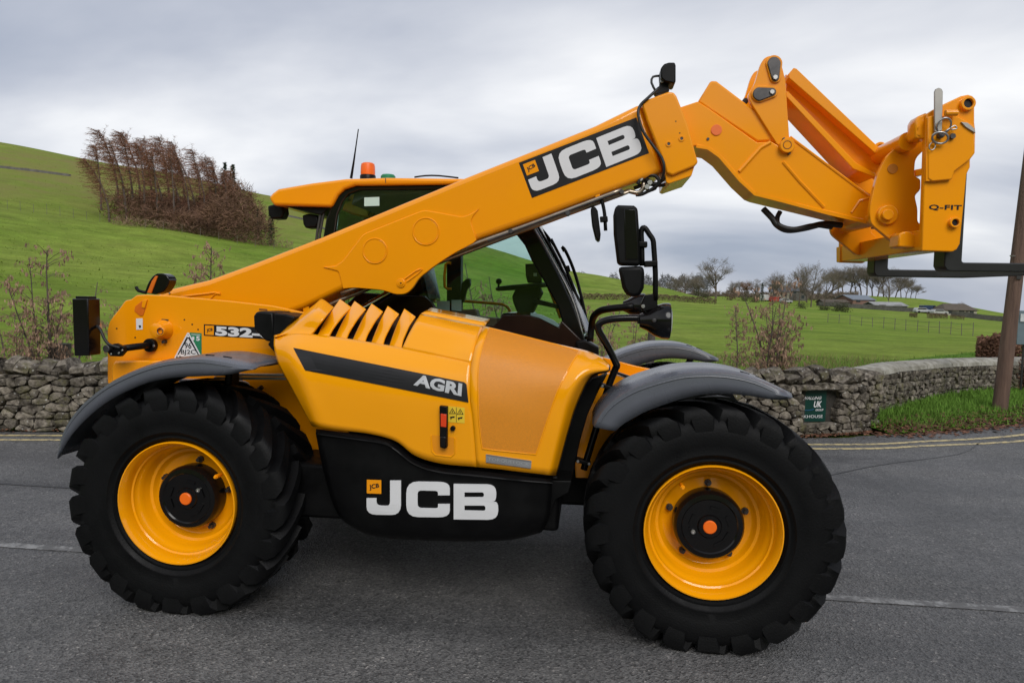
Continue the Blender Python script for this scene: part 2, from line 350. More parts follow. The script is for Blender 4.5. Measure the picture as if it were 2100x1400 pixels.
# ---- wheels
def make_wheel():
    W = 0.245
    prof = [(-.172, .318), (-.200, .335), (-.212, .346), (-.218, .349), (-.218, .354), (-.217, .360), (-.227, .378), (-.232, .381), (-.233, .386), (-.231, .391), (-.240, .43), (-.244, .475), (-.240, .515), (-.226, .545), (-.195, .564), (-.12, .575), (0, .58)]
    full = prof + [(-a, r) for a, r in reversed(prof[:-1])]
    t = MB().lathe([(r, a) for a, r in full], n=88)
    cw = [p[0] for p in prof]; cr_ = [p[1] for p in prof]
    def rc(wv): return float(np.interp(-abs(wv), cw, cr_))
    NL = 21
    for s in (-1, 1):
        for i in range(NL):
            ph0 = 2 * math.pi * (i + (0.5 if s > 0 else 0)) / NL
            K = 10; rows = []
            for k in range(K):
                q = k / (K - 1)
                wv = [.012, .05, .09, .13, .17, .205, .230, .243, .2445, .236][k]
                top = [.622, .622, .621, .620, .619, .614, .600, .568, .518, .462][k]
                ph = ph0 - 0.40 * min(q / 0.8, 1) ** 0.85            # centre of the tread leads
                hw = [.027, .028, .030, .033, .038, .046, .055, .060, .058, .040][k]
                base = [.57, .57, .57, .565, .56, .55, .54, .52, .49, .45][k]
                if k >= 7: wb = wv - .03
                else: wb = wv
                r_ = []
                for (da, rr, ww) in ((-hw * 1.2, base, wb), (-hw * .90, top, wv), (hw * .90, top, wv), (hw * 1.2, base, wb)):
                    a = ph + da / .6; r_.append(Vector((rr * math.cos(a), s * ww, rr * math.sin(a))))
                rows.append(r_)
            vs = [v for r_ in rows for v in r_]; fs = []
            for k in range(K - 1):
                for j in range(3): a = k * 4 + j; fs.append((a, a + 1, a + 5, a + 4))
            fs += [(0, 1, 2, 3), tuple((K - 1) * 4 + j for j in (3, 2, 1, 0))]
            t.add(vs, fs)
    for v in t.v:                                            # the tyre flattens where it carries the load
        if v.z < -AX + .004: v.z = -AX + .004
        if v.z < -.40: v.y *= 1 + .06 * min((-.40 - v.z) / .18, 1)
    tyre = t.mesh('tyre')
    # rim: stepped well (near side y negative)
    rp_ = [(.308, .17), (.318, -.165), (.330, -.205), (.328, -.218), (.322, -.219), (.316, -.208), (.309, -.196), (.302, -.17), (.299, -.15), (.291, -.145), (.288, -.125),
           (.281, -.118), (.270, -.09), (.262, -.06), (.257, -.052), (.243, -.047), (.236, -.035), (.228, -.022), (.220, -.018), (.10, -.018), (.10, 0.02), (.25, .03), (.30, .17)]
    rim = MB().lathe(rp_, n=72).mesh('rim')
    hb = MB().lathe([(.10, .0), (.172, -.02), (.174, -.085), (.170, -.105), (.160, -.118), (.138, -.122), (.132, -.116), (.060, -.116), (.054, -.124), (.0, -.124)], n=48)
    for a in (20, 75, 160, 200, 300, 330): hb.box((.13 * .72 * math.cos(math.radians(a)), -.119, .13 * .72 * math.sin(math.radians(a))), (.05, .008, .012), Matrix.Rotation(-math.radians(a + 90), 3, 'Y'))
    hub = hb.mesh('hub')
    cap = MB().lathe([(.033, -.12), (.033, -.131), (.029, -.135), (.0, -.135)], n=24).mesh('hub_cap')
    nut = MB(); nut.tube([(0, -.016, 0), (0, -.034, 0)], .017, 12); nut.tube([(0, -.03, 0), (0, -.058, 0)], .0105, 6); nut = nut.mesh('wheel_nut')
    plug = MB().lathe([(.011, -.118), (.011, -.128), (.004, -.129), (0, -.126)], n=12).mesh('drain_plug')
    vlv = MB().tube([(0, -.14, 0), (.0, -.19, 0)], .011, 10).tube([(0, -.185, 0), (0, -.2, 0)], .007, 8).mesh('valve_stem')
    return tyre, rim, hub, cap, nut, plug, vlv
tyre_m, rim_m, hub_m, cap_m, nut_m, plug_m, valve_m = make_wheel()
def place_wheel(x, y, flip, a0, label, pa, va):
    e = empty('wheel', (x, y, AX), TH, label=label)
    R = Matrix.Rotation(math.pi, 3, 'Z') if flip else Matrix.Identity(3)
    def put(n, me, m, p=(0, 0, 0)):
        o = link(n, me, m, e, Vector((x, y, AX)) + R @ Vector(p)); o.rotation_euler = (0, 0, math.pi if flip else 0); return o
    put('tyre', tyre_m, RUB); put('rim', rim_m, PYE); put('hub', hub_m, BLG); put('hub_cap', cap_m, ORG)
    for k in range(5):
        a = math.radians(a0 + 72 * k); put('wheel_nut', nut_m, DST, (.196 * math.cos(a), 0, .196 * math.sin(a)))
    put('drain_plug', plug_m, STL, (.085 * math.cos(pa), 0, .085 * math.sin(pa)))
    put('valve_stem', valve_m, YEL, (.255 * math.cos(va), 0, .255 * math.sin(va)))
place_wheel(0, .245, False, 10, 'near rear wheel with yellow rim', math.radians(35), math.radians(35))
place_wheel(2.75, .245, False, 18, 'near front wheel with yellow rim', math.radians(200), math.radians(125))
place_wheel(0, 2.095, True, 10, 'far rear wheel', 1, 2)
place_wheel(2.75, 2.095, True, 18, 'far front wheel', 1, 2)
for x in (0, 2.75):
    a = MB(); a.lathe([(.11, .40), (.11, .55), (.15, .7), (.15, .95), (.22, 1.03), (.22, 1.31), (.15, 1.39), (.15, 1.64), (.11, 1.79), (.11, 1.95)], (x, 0, AX), 'y', 20, True)
    a.box((x, .55, AX), (.3, .18, .34)); a.box((x, 1.79, AX), (.3, .18, .34)); a.build('axle', BLK, TH, bevel=.01)
# ---- fenders
def fender(arc, lip, label, far=0.0):
    n = 28
    def dense(p, n):
        P = smoothpath([Y(q, .0) for q in p], 8); L_ = [0]
        for i in range(1, len(P)): L_.append(L_[-1] + (P[i] - P[i - 1]).length)
        o = []
        for i in range(n + 1):
            s = L_[-1] * i / n; j = max(k for k in range(len(L_)) if L_[k] <= s + 1e-9); j = min(j, len(P) - 2)
            o.append(P[j].lerp(P[j + 1], (s - L_[j]) / max(L_[j + 1] - L_[j], 1e-9)))
        return o
    A = dense(arc, n); B = dense(lip, n); c = sum(B, Vector()) / len(B); c.z = AX
    rows = [[], [], [], [], [], [], []]
    for a, b in zip(A, B):
        out_ = (a - c); out_.y = 0; out_.normalize()
        mid = a.lerp(b, .5)
        rows[0].append(b + Vector((0, .006, 0))); rows[1].append(mid - Vector((0, .002, 0))); rows[2].append(a + Vector((0, .008, 0))); rows[3].append(a + Vector((0, .05, 0)) + out_ * .014)
        rows[4].append(a + Vector((0, .40, 0)) + out_ * .014); rows[5].append(a + Vector((0, .45, 0))); rows[6].append(b + Vector((0, .455, 0)))
    m = MB(); vs = [v + Vector((0, far, 0)) for r in rows for v in r]; k = n + 1
    fs = [(i * k + j, i * k + j + 1, (i + 1) * k + j + 1, (i + 1) * k + j) for i in range(6) for j in range(n)]
    f = m.add(vs, fs).build('fender', FEN, TH, solid=.007, label=label)
    for dd_ in (.016,):
        MB().tube([a + Vector((0, .002 + far, 0)) - Vector(((a - c).x, 0, (a - c).z)).normalized() * dd_ for a in A[1:-1]], .0035, 6).build('edge_bead', FEN, f)
    sl = MB()
    for q in (.80, .86) if arc[-1][0] > 1000 else (.80, .86):
        i = int(q * n)
        for yy in (.09,):
            a = A[i]; d = (A[i + 1] - A[i]).normalized(); up = Vector((0, -1, 0)).cross(d); up = up if up.z > 0 else -up
            R = Matrix((d, Vector((0, 1, 0)), up)).transposed(); sl = MB().box(a + Vector((0, yy + far, 0)) + up * .0145, (.045, .014, .006), R); sl.build('slot_plug', BLK, f, bevel=.002)
    return f
RF = [(116, 939), (121, 905), (137, 868), (168, 829), (214, 792), (260, 768), (305, 751), (350, 740.5), (410, 737), (465, 744), (520, 756)]
RL = [(119, 940), (131, 915), (150, 886), (185, 850), (225, 820), (270, 797), (312, 782), (360, 774), (415, 771.5), (468, 768), (521, 757)]
FF = [(1219, 876), (1232, 850), (1258, 822), (1307, 794), (1383, 771), (1434, 765), (1494, 767), (1555, 781), (1626, 814)]
FL = [(1262, 884), (1278, 870), (1300, 857), (1334, 840), (1406, 816), (1462, 807), (1530, 811), (1590, 820), (1627, 816)]
fender(RF, RL, 'near rear mudguard'); fender(FF, FL, 'near front mudguard')
fender(FF, FL, 'far front mudguard', 1.86); fender(RF, RL, 'far rear mudguard', 1.86)
pipe('fender_stay', [(1392, 790, 1.9), (1405, 755, 1.9), (1417, 735, 1.9)], .022, BLK, TH, 0)
pipe('fender_stay', [(468, 790, .3), (470, 766, .3)], .02, BLK, TH, 0)
plate('fender_bracket', [(462, 765), (476, 765), (476, 792), (462, 792)], .34, .42, BLK, TH)
# ---- chassis
CP = .60
plate('chassis_plate', [(220, 785), (220, 676), (224, 660), (232, 648), (246, 631), (252, 622), (257, 616), (268, 614), (280, 605), (300, 604), (345, 606), (470, 617), (560, 627), (620, 640), (700, 664), (720, 980), (636, 976), (560, 985), (520, 860), (300, 850)], CP, CP + .03, YEL, TH, bevel=.006, label='yellow rear side plate of the chassis')
o = MB().prism([Y(p, CP) + Vector((0, .98, 0)) for p in [(220, 785), (220, 676), (232, 648), (257, 616), (280, 605), (345, 606), (620, 640), (700, 664), (720, 980), (560, 985), (300, 850)]], (0, .03, 0)).build('chassis_plate', YEL, TH, bevel=.006, label='far side plate of the chassis')
pl = [Y(p, CP + .04) for p in [(224, 790), (224, 690), (300, 690), (300, 640), (330, 640), (330, 790)]]
MB().prism([Y(p, CP + .035) for p in [(222, 784), (222, 680), (262, 680), (300, 740), (300, 784)]], (0, .94, 0)).build('rear_counterweight', YEL, TH, bevel=.02)
plate('side_ledge', [(228, 752), (234, 740), (362, 738), (368, 762), (340, 776), (228, 790)], CP - .08, CP, YEL, TH, bevel=.012)
MB().box((1.3, 1.17, .72), (2.6, .9, .5)).box((1.25, 1.2, .62), (1.5, 1.9, .30)).build('belly_frame', BLK, TH, bevel=.02)
plate('front_frame', [(1180, 980), (1176, 900), (1200, 830), (1236, 764), (1262, 768), (1330, 789), (1400, 800), (1400, 980)], CP, CP + .04, YEL, TH, bevel=.005, label='yellow front side plate of the chassis')
MB().prism([Y(p, CP) + Vector((0, 1.06, 0)) for p in [(1180, 980), (1176, 900), (1236, 764), (1330, 789), (1480, 820), (1480, 980)]], (0, .04, 0)).build('front_frame', YEL, TH, bevel=.005)
plate('frame_edge_strip', [(1250, 762), (1256, 760), (1334, 786), (1334, 792)], CP - .01, CP + .05, BLK, TH)
MB().box((2.35, 1.17, .95), (.75, 1.02, .30)).build('front_crossmember', YEL, TH, bevel=.02)
# fittings on the rear plate
PX = [(275, 638), (277, 628), (292, 616), (301, 614.5), (299, 630), (293, 647), (287, 648)]
plate('cutout_shade', PX, CP - .004, CP + .01, mat('dark_orange_tone', (0.70, 0.16, 0.005), 0.4, c2=(0.62, 0.13, 0.005), noise_scale=30), TH, bevel=.002)  # raised dark orange shape: the shade inside a plate cutout put into colour
plate('cutout_lip', [(292, 616), (301, 614.5), (296, 632), (290, 630)], CP - .012, CP - .002, YEL, TH, bevel=.002)
o = sticker('instruction_label', [(279, 653), (292.5, 652.5), (292.5, 675.5), (279.5, 676)], CP, WHT, TH)
sticker('label_symbol', [(284, 667), (289, 667), (289, 671), (286, 673)], CP, DBK, o, eps=.003)
a = Y((336, 676), CP); MB().lathe([(.062, .0), (.060, -.012), (.046, -.05), (.042, -.075), (.036, -.078)], a, 'y', 28, True).build('pivot_boss', YEL, TH)
a = Y((330, 679), CP - .08); MB().lathe([(.018, .01), (.018, -.012), (.027, -.012), (.027, .01)], a, 'y', 20, True).build('pivot_pin', YEL, TH, bevel=.002)
ring('pivot_pin_groove', (328, 679), 7.2, 5.6, CP - .094, CP - .09, DST, TH)
disc('grease_nipple', (334, 701), 3.6, CP - .03, CP, DST, TH)
plate('locking_bar', [(331, 654), (344, 655), (344, 658), (331, 657)], CP - .008, CP, DST, TH, bevel=.001)
for c in [(378, 655.5), (394, 665), (406, 675.5), (239, 673.5), (277, 692), (477.5, 731), (414.5, 728.5)]:
    disc('bolt_hole', c, 1.7, CP - .0015, CP + .004, DBK, TH, 10, 0)
plate('lifting_slot', [(531, 632), (548, 633.5), (548, 637), (531, 636)], CP - .003, CP, mat('slot_shade', (.3, .1, .004), .6, c2=(.25, .08, .004), noise_scale=9), TH, bevel=.001)
# rear lamp housing on its black arm
arm = disc('lamp_arm_flange', (305, 708), 14, CP - .03, CP, BLK, TH, 24, .004)
pipe('lamp_arm', [(306, 708, CP - .03), (285, 710, .50), (254, 714, .44)], .020, BLK, TH, 3)
disc('flange_bolt', (315, 709), 2.6, CP - .036, CP - .03, STL, TH, 8, .001)
plate('lamp_bracket', [(222, 708), (236, 704), (253, 711), (254, 722), (246, 731), (225, 730), (219, 720)], .40, .43, BLK, TH, bevel=.003)
disc('lamp_clamp', (217, 715), 7.5, .37, .44, DST, TH, 20, .003)
for c in (227, 726), (243, 724), (250, 718): disc('bracket_bolt', c, 2.2, .394, .40, STL, TH, 8, .001)
pipe('lamp_cable', [(198, 668, .40), (206, 676, .39), (214, 694, .385), (224, 706, .385), (246, 713, .39)], .008, HOS, TH)
p0 = Y((146, 612), .33); p1 = Y((152, 728), .33); wd = .155
q = [Y((147, 612), .33), Y((180, 612), .33), Y((182, 729), .33), Y((152, 730), .33)]
lh = MB().prism(q, (0, .10, 0)).build('rear_lamp_housing', BLG, TH, bevel=.006, label='black box lamp housing behind the rear plate')
MB().box((q[0] + q[1]) / 2 + Vector((.0, .05, .006)), (.08, .07, .014)).build('housing_cap', BLK, lh, bevel=.004)
plate('housing_clip', [(194, 663), (203, 662), (206, 675), (197, 676)], .42, .44, STL, TH, bevel=.001)
# decals on the rear plate
dk = sticker('model_decal', [(418, 664.5), (592, 674), (592, 698), (418, 688)], CP, DBK, TH, eps=.0015)
emblem_px([(420.5, 667), (438.5, 668), (438.5, 687), (420.5, 686)], CP, dk, eps=.003)
lettering('decal_lettering', '532-60', [(441.5, 668), (585, 676), (585, 696.5), (441.5, 688)], CP, WHT, dk, bold=.05, eps=.003, spacing=1.0)
g = sticker('noise_label', [(389, 681.5), (413.5, 683), (413.5, 727.5), (389, 727)], CP, GRN, TH, eps=.0015)
lettering('label_lettering', '5', [(402, 689), (410, 689.5), (410, 699), (402, 698.5)], CP, WHT, g, bold=.04, eps=.003)
sticker('label_mark', [(394, 690), (398.5, 690), (398.5, 697), (394, 697)], CP, WHT, g, eps=.003)
sticker('label_mark', [(392, 685), (411, 686), (411, 687.2), (392, 686.2)], CP, WHT, g, eps=.003)
t = sticker('triangle_plate', [(384, 682), (387.5, 682), (414.5, 733), (413, 735.5), (359, 735.5), (357.5, 733)], CP, WHT, TH, eps=.004)
sticker('plate_border', [(385.7, 685), (411.5, 733.3), (360.5, 733.3)], CP, DBK, t, eps=.0050)
sticker('plate_panel', [(385.7, 693.5), (395, 709), (405.5, 727), (401, 731), (371, 731), (366.5, 727), (376.5, 709)], CP, WHT, t, eps=.0060)
for c in (385.7, 689.5), (365.8, 729.6), (406, 729.8): sticker('plate_spot', circle_px(c, 2.5, 10), CP, WHT, t, eps=.006)
lettering('plate_lettering', '96', [(378.5, 702.5), (392.5, 702.5), (392.5, 714.5), (378.5, 714.5)], CP, DBK, t, bold=.012, eps=.007)
lettering('plate_lettering', 'BJ2C', [(370.8, 717), (401, 717), (401, 728.5), (370.8, 728.5)], CP, DBK, t, bold=.012, eps=.007)
# hydraulic lines by the rear wheel
for dy_ in (0, 7): pipe('hydraulic_line', [(440, 768 + dy_, .47), (600, 769 + dy_, .47)], .0085, BTU, TH, 0)
pipe('hydraulic_line', [(425, 778, .5), (470, 781, .5), (503, 783, .5), (515, 795, .5), (538, 818, .5)], .006, BTU, TH, 3)
pipe('hydraulic_line', [(420, 784, .5), (470, 787, .5), (498, 790, .5), (512, 803, .5), (530, 820, .5)], .006, BTU, TH, 3)
plate('line_clip', [(488, 765), (496, 765), (496, 781), (488, 781)], .505, .515, STL, TH, bevel=.001)
pipe('hose_stub', [(528, 801, .54), (538, 793, .54)], .014, HOS, TH, 0)
pipe('hose_stub', [(543, 820, .52), (560, 824, .5)], .014, HOS, TH, 0)
pipe('tyre_side_bracket', [(632, 966, .5), (664, 965, .55)], .012, BLK, TH, 0)
plate('axle_shroud', [(368, 778), (450, 779), (448, 800), (360, 800)], .50, .56, mat('pale_plate', (.45, .47, .5), .4, c2=(.4, .42, .45), noise_scale=8), TH, bevel=.003)

# ---- engine pod
def G(rows): return [[Y(p[:2], p[2]) for p in r] for r in rows]
A = [[(562, 692, .25), (600, 684, .22), (640, 685, .205), (712, 694, .195), (787, 706, .19), (825, 713, .187), (900, 729, .175), (967, 744, .145)],
     [(562, 712, .19), (600, 712, .135), (645, 720, .125), (715, 733, .118), (790, 746, .113), (830, 753, .112), (900, 766, .11), (964, 780, .105)],
     [(570, 745, .17), (605, 750, .10), (650, 766, .095), (720, 780, .09), (790, 793, .085), (835, 800, .085), (905, 812, .085), (964, 822, .085)],
     [(598, 797, .16), (625, 800, .095), (662, 812, .09), (728, 826, .085), (795, 838, .082), (840, 846, .082), (908, 858, .082), (970, 866, .082)],
     [(640, 874, .15), (655, 876, .10), (700, 882, .092), (760, 889.5, .09), (812, 904.5, .09), (852, 934, .09), (905, 950, .09), (977, 957, .09)]]
# bottom edge follows the wave of the black panel below
Bt = [(640, 874), (660, 876.5), (720, 884), (787, 893), (812, 904.5), (835, 922), (852, 934), (878, 946), (920, 951), (977, 957)]
pod = MB().patch(G(A), 8, 6)
POD = pod.bvh()
pod.build('engine_cover', PYE, TH, solid=.02, label='yellow engine cover with black stripe and louvres')
Bg = [[(863, 643, .46), (905, 651, .45), (950, 660, .44), (991, 668, .43)],
      [(852, 660, .30), (896, 671, .29), (938, 680, .285), (981, 689, .28)],
      [(838, 685, .235), (884, 696, .228), (928, 707, .215), (972, 717, .18)],
      [(825, 713, .187), (870, 722, .182), (920, 733, .172), (967, 744, .145)]]
hd = MB().patch(G(Bg), 6, 6); hd.build('bonnet_top', PYE, TH, solid=.02)
MB().patch([[v for v in G(Bg)[0]], [v + Vector((0, .25, .03)) for v in G(Bg)[0]]], 4, 2).build('bonnet_shelf', PYE, TH, solid=.02)
Cg = [[(992, 668, .43), (1050, 682, .41), (1110, 697, .38), (1165, 710, .35), (1204, 719, .32), (1232, 731, .28), (1251, 748, .24)],
      [(982, 689, .28), (1040, 701, .27), (1097, 714, .25), (1150, 727, .23), (1186, 735, .21), (1216, 741, .19), (1249, 752, .19)],
      [(973, 717, .17), (1032, 729, .165), (1086, 740, .16), (1138, 750, .15), (1170, 756, .14), (1202, 757, .13), (1245, 760, .17)],
      [(965, 760, .118), (1027, 770, .115), (1078, 779, .11), (1128, 787, .105), (1156, 790, .10), (1182, 786, .10), (1212, 772, .19)],
      [(964.5, 815, .086), (1024, 824, .086), (1072, 832, .088), (1116, 839, .09), (1141, 842, .09), (1162, 838, .10), (1186, 822, .20)],
      [(970.5, 874, .082), (1022, 882, .084), (1067, 889, .086), (1106, 895, .09), (1129, 898, .09), (1148, 893, .10), (1168, 876, .20)],
      [(977.5, 957, .09), (1020, 961, .09), (1060, 966, .092), (1095, 970, .095), (1113, 972, .10), (1128, 974, .11), (1141, 975, .19)]]
cv = MB().patch(G(Cg), 5, 5); COV = cv.bvh(); cv.build('front_cover', PYE, TH, solid=.02)
e0 = G(Cg); MB().patch([[r[-1] for r in e0], [r[-1] + Vector((-.03, .10, -.01)) for r in e0], [r[-1] + Vector((-.09, .30, -.01)) for r in e0]], 5, 3).build('cover_inner_edge', BLK, TH, solid=.008)
plate('radiator_screen', [(1125, 985), (1150, 900), (1180, 815), (1215, 778), (1246, 766), (1228, 800), (1205, 850), (1188, 910), (1172, 990)], .42, .50, BLK, TH)
plate('bonnet_inner', [(600, 700), (640, 640), (900, 660), (1040, 690), (1200, 722), (1200, 900), (700, 900)], .62, .64, BLK, TH)
# joint line, perforated panel, stripe, latch ...
def strip(name, pts, wpx, surf, m, par, eps=.001):
    L_ = [Vector(p) for p in pts]; a, b = [], []
    for i, p in enumerate(L_):
        d = (L_[min(i + 1, len(L_) - 1)] - L_[max(i - 1, 0)]).normalized(); n_ = Vector((-d.y, d.x)) * wpx / 2; a.append(p + n_); b.append(p - n_)
    vs = [onto(tuple(p), surf, eps) for p in a + b]; k = len(a)
    return MB().add(vs, [(i, i + 1, k + i + 1, k + i) for i in range(k - 1)]).build(name, m, par, smooth=False, recalc=False)
def dens2(p, k=4): return [(v.x, v.y) for v in smoothpath([Vector((*q, 0)) for q in p], k)]
MP = dens2([(1003, 673), (1060, 687), (1120, 702), (1188, 720)], 3) + dens2([(1188, 720), (1166, 757), (1143, 803), (1121, 865), (1099, 931)], 4)[1:] + [(1060, 927), (1020, 923), (989, 919)] + dens2([(989, 919), (983, 870), (980.5, 817), (981, 757), (989, 712), (1003, 673)], 4)[1:-1]
mpn_ = sticker('perforated_panel', MP, COV, PRF, TH, eps=.002, sub=3)
mb = MB(); P3 = [onto(p, COV, .003) for p in MP + [MP[0]]]; mb.tube(P3, .003, 5, False).build('panel_rim', PYE, mpn_)
st = sticker('side_stripe', [(602, 713.5), (690, 731), (780, 749), (870, 767), (952, 783.5), (957, 788), (961, 825), (870, 807), (790, 791), (700, 773), (626, 759)], POD, DBK, TH, eps=.004, sub=5)
lettering('stripe_lettering', 'AGRI', [(855, 767), (948.5, 786.5), (946.5, 812.5), (848, 789.5)], POD, mat('silver_print', (.5, .51, .53), .4, .2, c2=(.46, .47, .49), noise_scale=9), st, bold=.045, eps=.0062)
pk = mat('recess_shade_yellow', (0.83, 0.30, 0.006), .4, c2=(.8, .28, .006), noise_scale=9)  # darker copy of the panel yellow, the pocket's shade put into its colour
pp = [(884, 893), (886, 925), (893, 932), (925, 936), (932, 930), (933, 898)]; MB().tube([onto(p, POD, .0) for p in pp], .005, 6).build('latch_pocket_rim', PYE, TH)
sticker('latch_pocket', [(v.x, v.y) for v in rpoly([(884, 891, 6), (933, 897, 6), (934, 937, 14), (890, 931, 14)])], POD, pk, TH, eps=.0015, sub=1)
la = plate('latch', [(901, 832), (917, 834), (916, 918), (911, 920), (902, 917)], .052, .10, BLK, TH, bevel=.003)
plate('latch_reflector', [(903.5, 848), (915.5, 849.5), (915, 876), (903.5, 874.5)], .048, .06, RED, la, bevel=.002)
plate('latch_pull', [(902, 895), (914.5, 896), (912.5, 917), (904, 916)], .046, .06, BLG, la, bevel=.003)
disc('key_lock', (928, 878.5), 5.2, .066, .10, BLK, TH, 14, .002)
wl = sticker('warning_label', [(919.5, 832), (953, 835.5), (953, 867.5), (919.5, 865)], POD, LYE, TH, eps=.002)
for cx_, cy_ in ((928, 842), (944, 843.5)):
    sticker('warning_triangle', [(cx_, cy_ - 6), (cx_ + 7, cy_ + 6), (cx_ - 7, cy_ + 6)], POD, DBK, wl, eps=.003)
    sticker('warning_triangle', [(cx_, cy_ - 3.6), (cx_ + 4.6, cy_ + 4.6), (cx_ - 4.6, cy_ + 4.6)], POD, LYE, wl, eps=.004)
    sticker('warning_mark', [(cx_ - .8, cy_ - 1), (cx_ + .8, cy_ - 1), (cx_ + .8, cy_ + 3.4), (cx_ - .8, cy_ + 3.4)], POD, DBK, wl, eps=.005)
    sticker('warning_mark', [(cx_ - 5, cy_ + 12), (cx_ + 5, cy_ + 10.5), (cx_ + 4, cy_ + 14), (cx_ - 1, cy_ + 14), (cx_ - 3, cy_ + 18)], POD, DBK, wl, eps=.004)
sticker('warning_frame', [(935.5, 834.5), (936.5, 834.6), (936.5, 865.5), (935.5, 865.4)], POD, DBK, wl, eps=.003)
bd = sticker('badge', [(997, 930.5), (1090, 944), (1089, 959.5), (997, 947)], COV, SIL, TH, eps=.006, thick=.006)
lettering('badge_lettering', 'TORQUELOCK', [(1001, 936), (1086, 948), (1085.5, 955), (1001, 943.5)], COV, mat('badge_relief', (.62, .63, .65), .3, .6, c2=(.6, .61, .63), noise_scale=9), bd, bold=.01, eps=.008)
strip('badge_rim', [(998, 931.5), (1089.5, 945)], 1.6, COV, CHR, bd, .008); strip('badge_rim', [(998, 946.5), (1088.5, 958.8)], 1.6, COV, CHR, bd, .008)
# louvre fins
g_ = [(562, 694), (640, 684), (676, 688.5), (712, 693.5), (750, 699.5), (787, 706), (825, 712.5)]
p_ = [(661, 613), (697, 612.5), (727, 616.5), (762, 621.5), (795, 626.5), (829, 632)]
MB().patch(G([[(590, 692, .30), (640, 688, .275), (712, 697, .265), (825, 716, .26), (838, 716, .26)], [(640, 655, .42), (680, 652, .41), (740, 658, .40), (840, 680, .40), (850, 682, .40)], [(664, 628, .56), (690, 630, .56), (750, 640, .56), (845, 652, .56), (862, 655, .56)]]), 4, 4).build('louvre_shade_backing', BLK, TH, solid=.01)  # black sheet behind the fins, colouring in the shadow of the gaps
for i in range(6):
    b0, b1, tp = g_[i], g_[i + 1], p_[i]
    tr = (tp[0] + 24, tp[1] + 17)
    if i == 0:
        rows = [[(650, 620, .50), (661, 613, .50), (tr[0], tr[1], .46)], [(600, 660, .38), (640, 640, .27), (667, 649, .25)], [(570, 688, .23), (612, 674, .235), (646, 676, .225)], [(562, 692, .25), (600, 685, .22), (637, 685, .207)]]
    else:
        dx_, dy_ = b1[0] - b0[0], b1[1] - b0[1]
        def lr(a, b, t, bow): return (a[0] + (b[0] - a[0]) * t - bow, a[1] + (b[1] - a[1]) * t)
        rows = []
        for t, yl, yr in ((0, .50, .44), (.35, .39, .30), (.70, .32, .25), (1, .25, .20)):
            a = lr(tp, (b0[0] + 11, b0[1] + 2), t, 2 * math.sin(math.pi * t)); c = lr(tr, (b1[0] - 2, b1[1]), t, 6 * math.sin(math.pi * t))
            rows.append([(a[0], a[1], yl), ((a[0] + c[0]) / 2, (a[1] + c[1]) / 2, (yl + yr) / 2 - .012), (c[0], c[1], yr)])
    MB().patch(G(rows), 5, 5).build('louvre_fin', PYE, TH, solid=.012, bevel=.003)
# black lower panel
tops = [(648, 879, .16), (720, 888, .125), (787, 898, .12), (815, 911, .12), (852, 941, .12), (900, 956, .12), (977, 963, .12), (1060, 973, .12), (1132, 981, .14)]
led = [(648, 890, .13), (720, 899, .085), (785, 909, .08), (811, 922, .078), (850, 951, .078), (900, 967, .078), (977, 975, .078), (1060, 984, .082), (1133, 990, .11)]
led2 = [(649, 896, .145), (720, 906, .10), (782, 916, .095), (808, 930, .09), (848, 958, .09), (900, 974, .09), (977, 982, .09), (1060, 990, .095), (1132, 996, .12)]
mid = [(662, 960, .15), (728, 975, .105), (785, 985, .095), (815, 990, .092), (850, 1000, .092), (900, 1010, .092), (977, 1018, .092), (1060, 1024, .10), (1130, 1030, .14)]
low = [(682, 1030, .17), (738, 1052, .12), (788, 1062, .11), (818, 1066, .105), (852, 1070, .105), (900, 1075, .105), (977, 1078, .105), (1058, 1078, .115), (1124, 1066, .16)]
bot = [(702, 1066, .22), (746, 1092, .19), (790, 1101, .18), (820, 1104, .18), (855, 1106, .18), (900, 1108, .18), (977, 1109, .18), (1050, 1106, .19), (1108, 1092, .24)]
und = [(720, 1075, .50), (760, 1090, .5), (800, 1096, .5), (830, 1098, .5), (860, 1098, .5), (900, 1099, .5), (977, 1099, .5), (1040, 1096, .5), (1090, 1086, .5)]
sk = MB().patch(G([tops, led, led2, mid, low, bot, und]), 5, 5); SKB = sk.bvh()
sk.build('lower_side_panel', BLK, TH, solid=.01, label='black plastic panel with white company lettering')
plate('panel_end', [(1120, 985), (1172, 986), (1166, 1010), (1140, 1024), (1118, 1080), (1100, 1088)], .20, .60, BLK, TH)
plate('panel_end', [(620, 960), (668, 972), (690, 1050), (710, 1066), (640, 1030)], .35, .7, BLK, TH)
lg = empty('lettering_group', Y((886, 1020), .09), TH)
big_letters([(753, 982), (1022, 990), (1022, 1062.6), (753, 1054.6)], SKB, lg, thick=.006, eps=.008)
# black intake elbow behind the pod
plate('intake_elbow', [(519, 648), (524, 639.5), (533, 638), (560, 640), (564, 700), (545, 700), (520, 675)], .36, .60, BLK, TH, bevel=.012)
plate('intake_elbow', [(562, 642), (585, 644), (606, 650), (590, 672), (572, 690), (563, 724), (548, 706), (560, 690)], .34, .58, BLK, TH, bevel=.008)

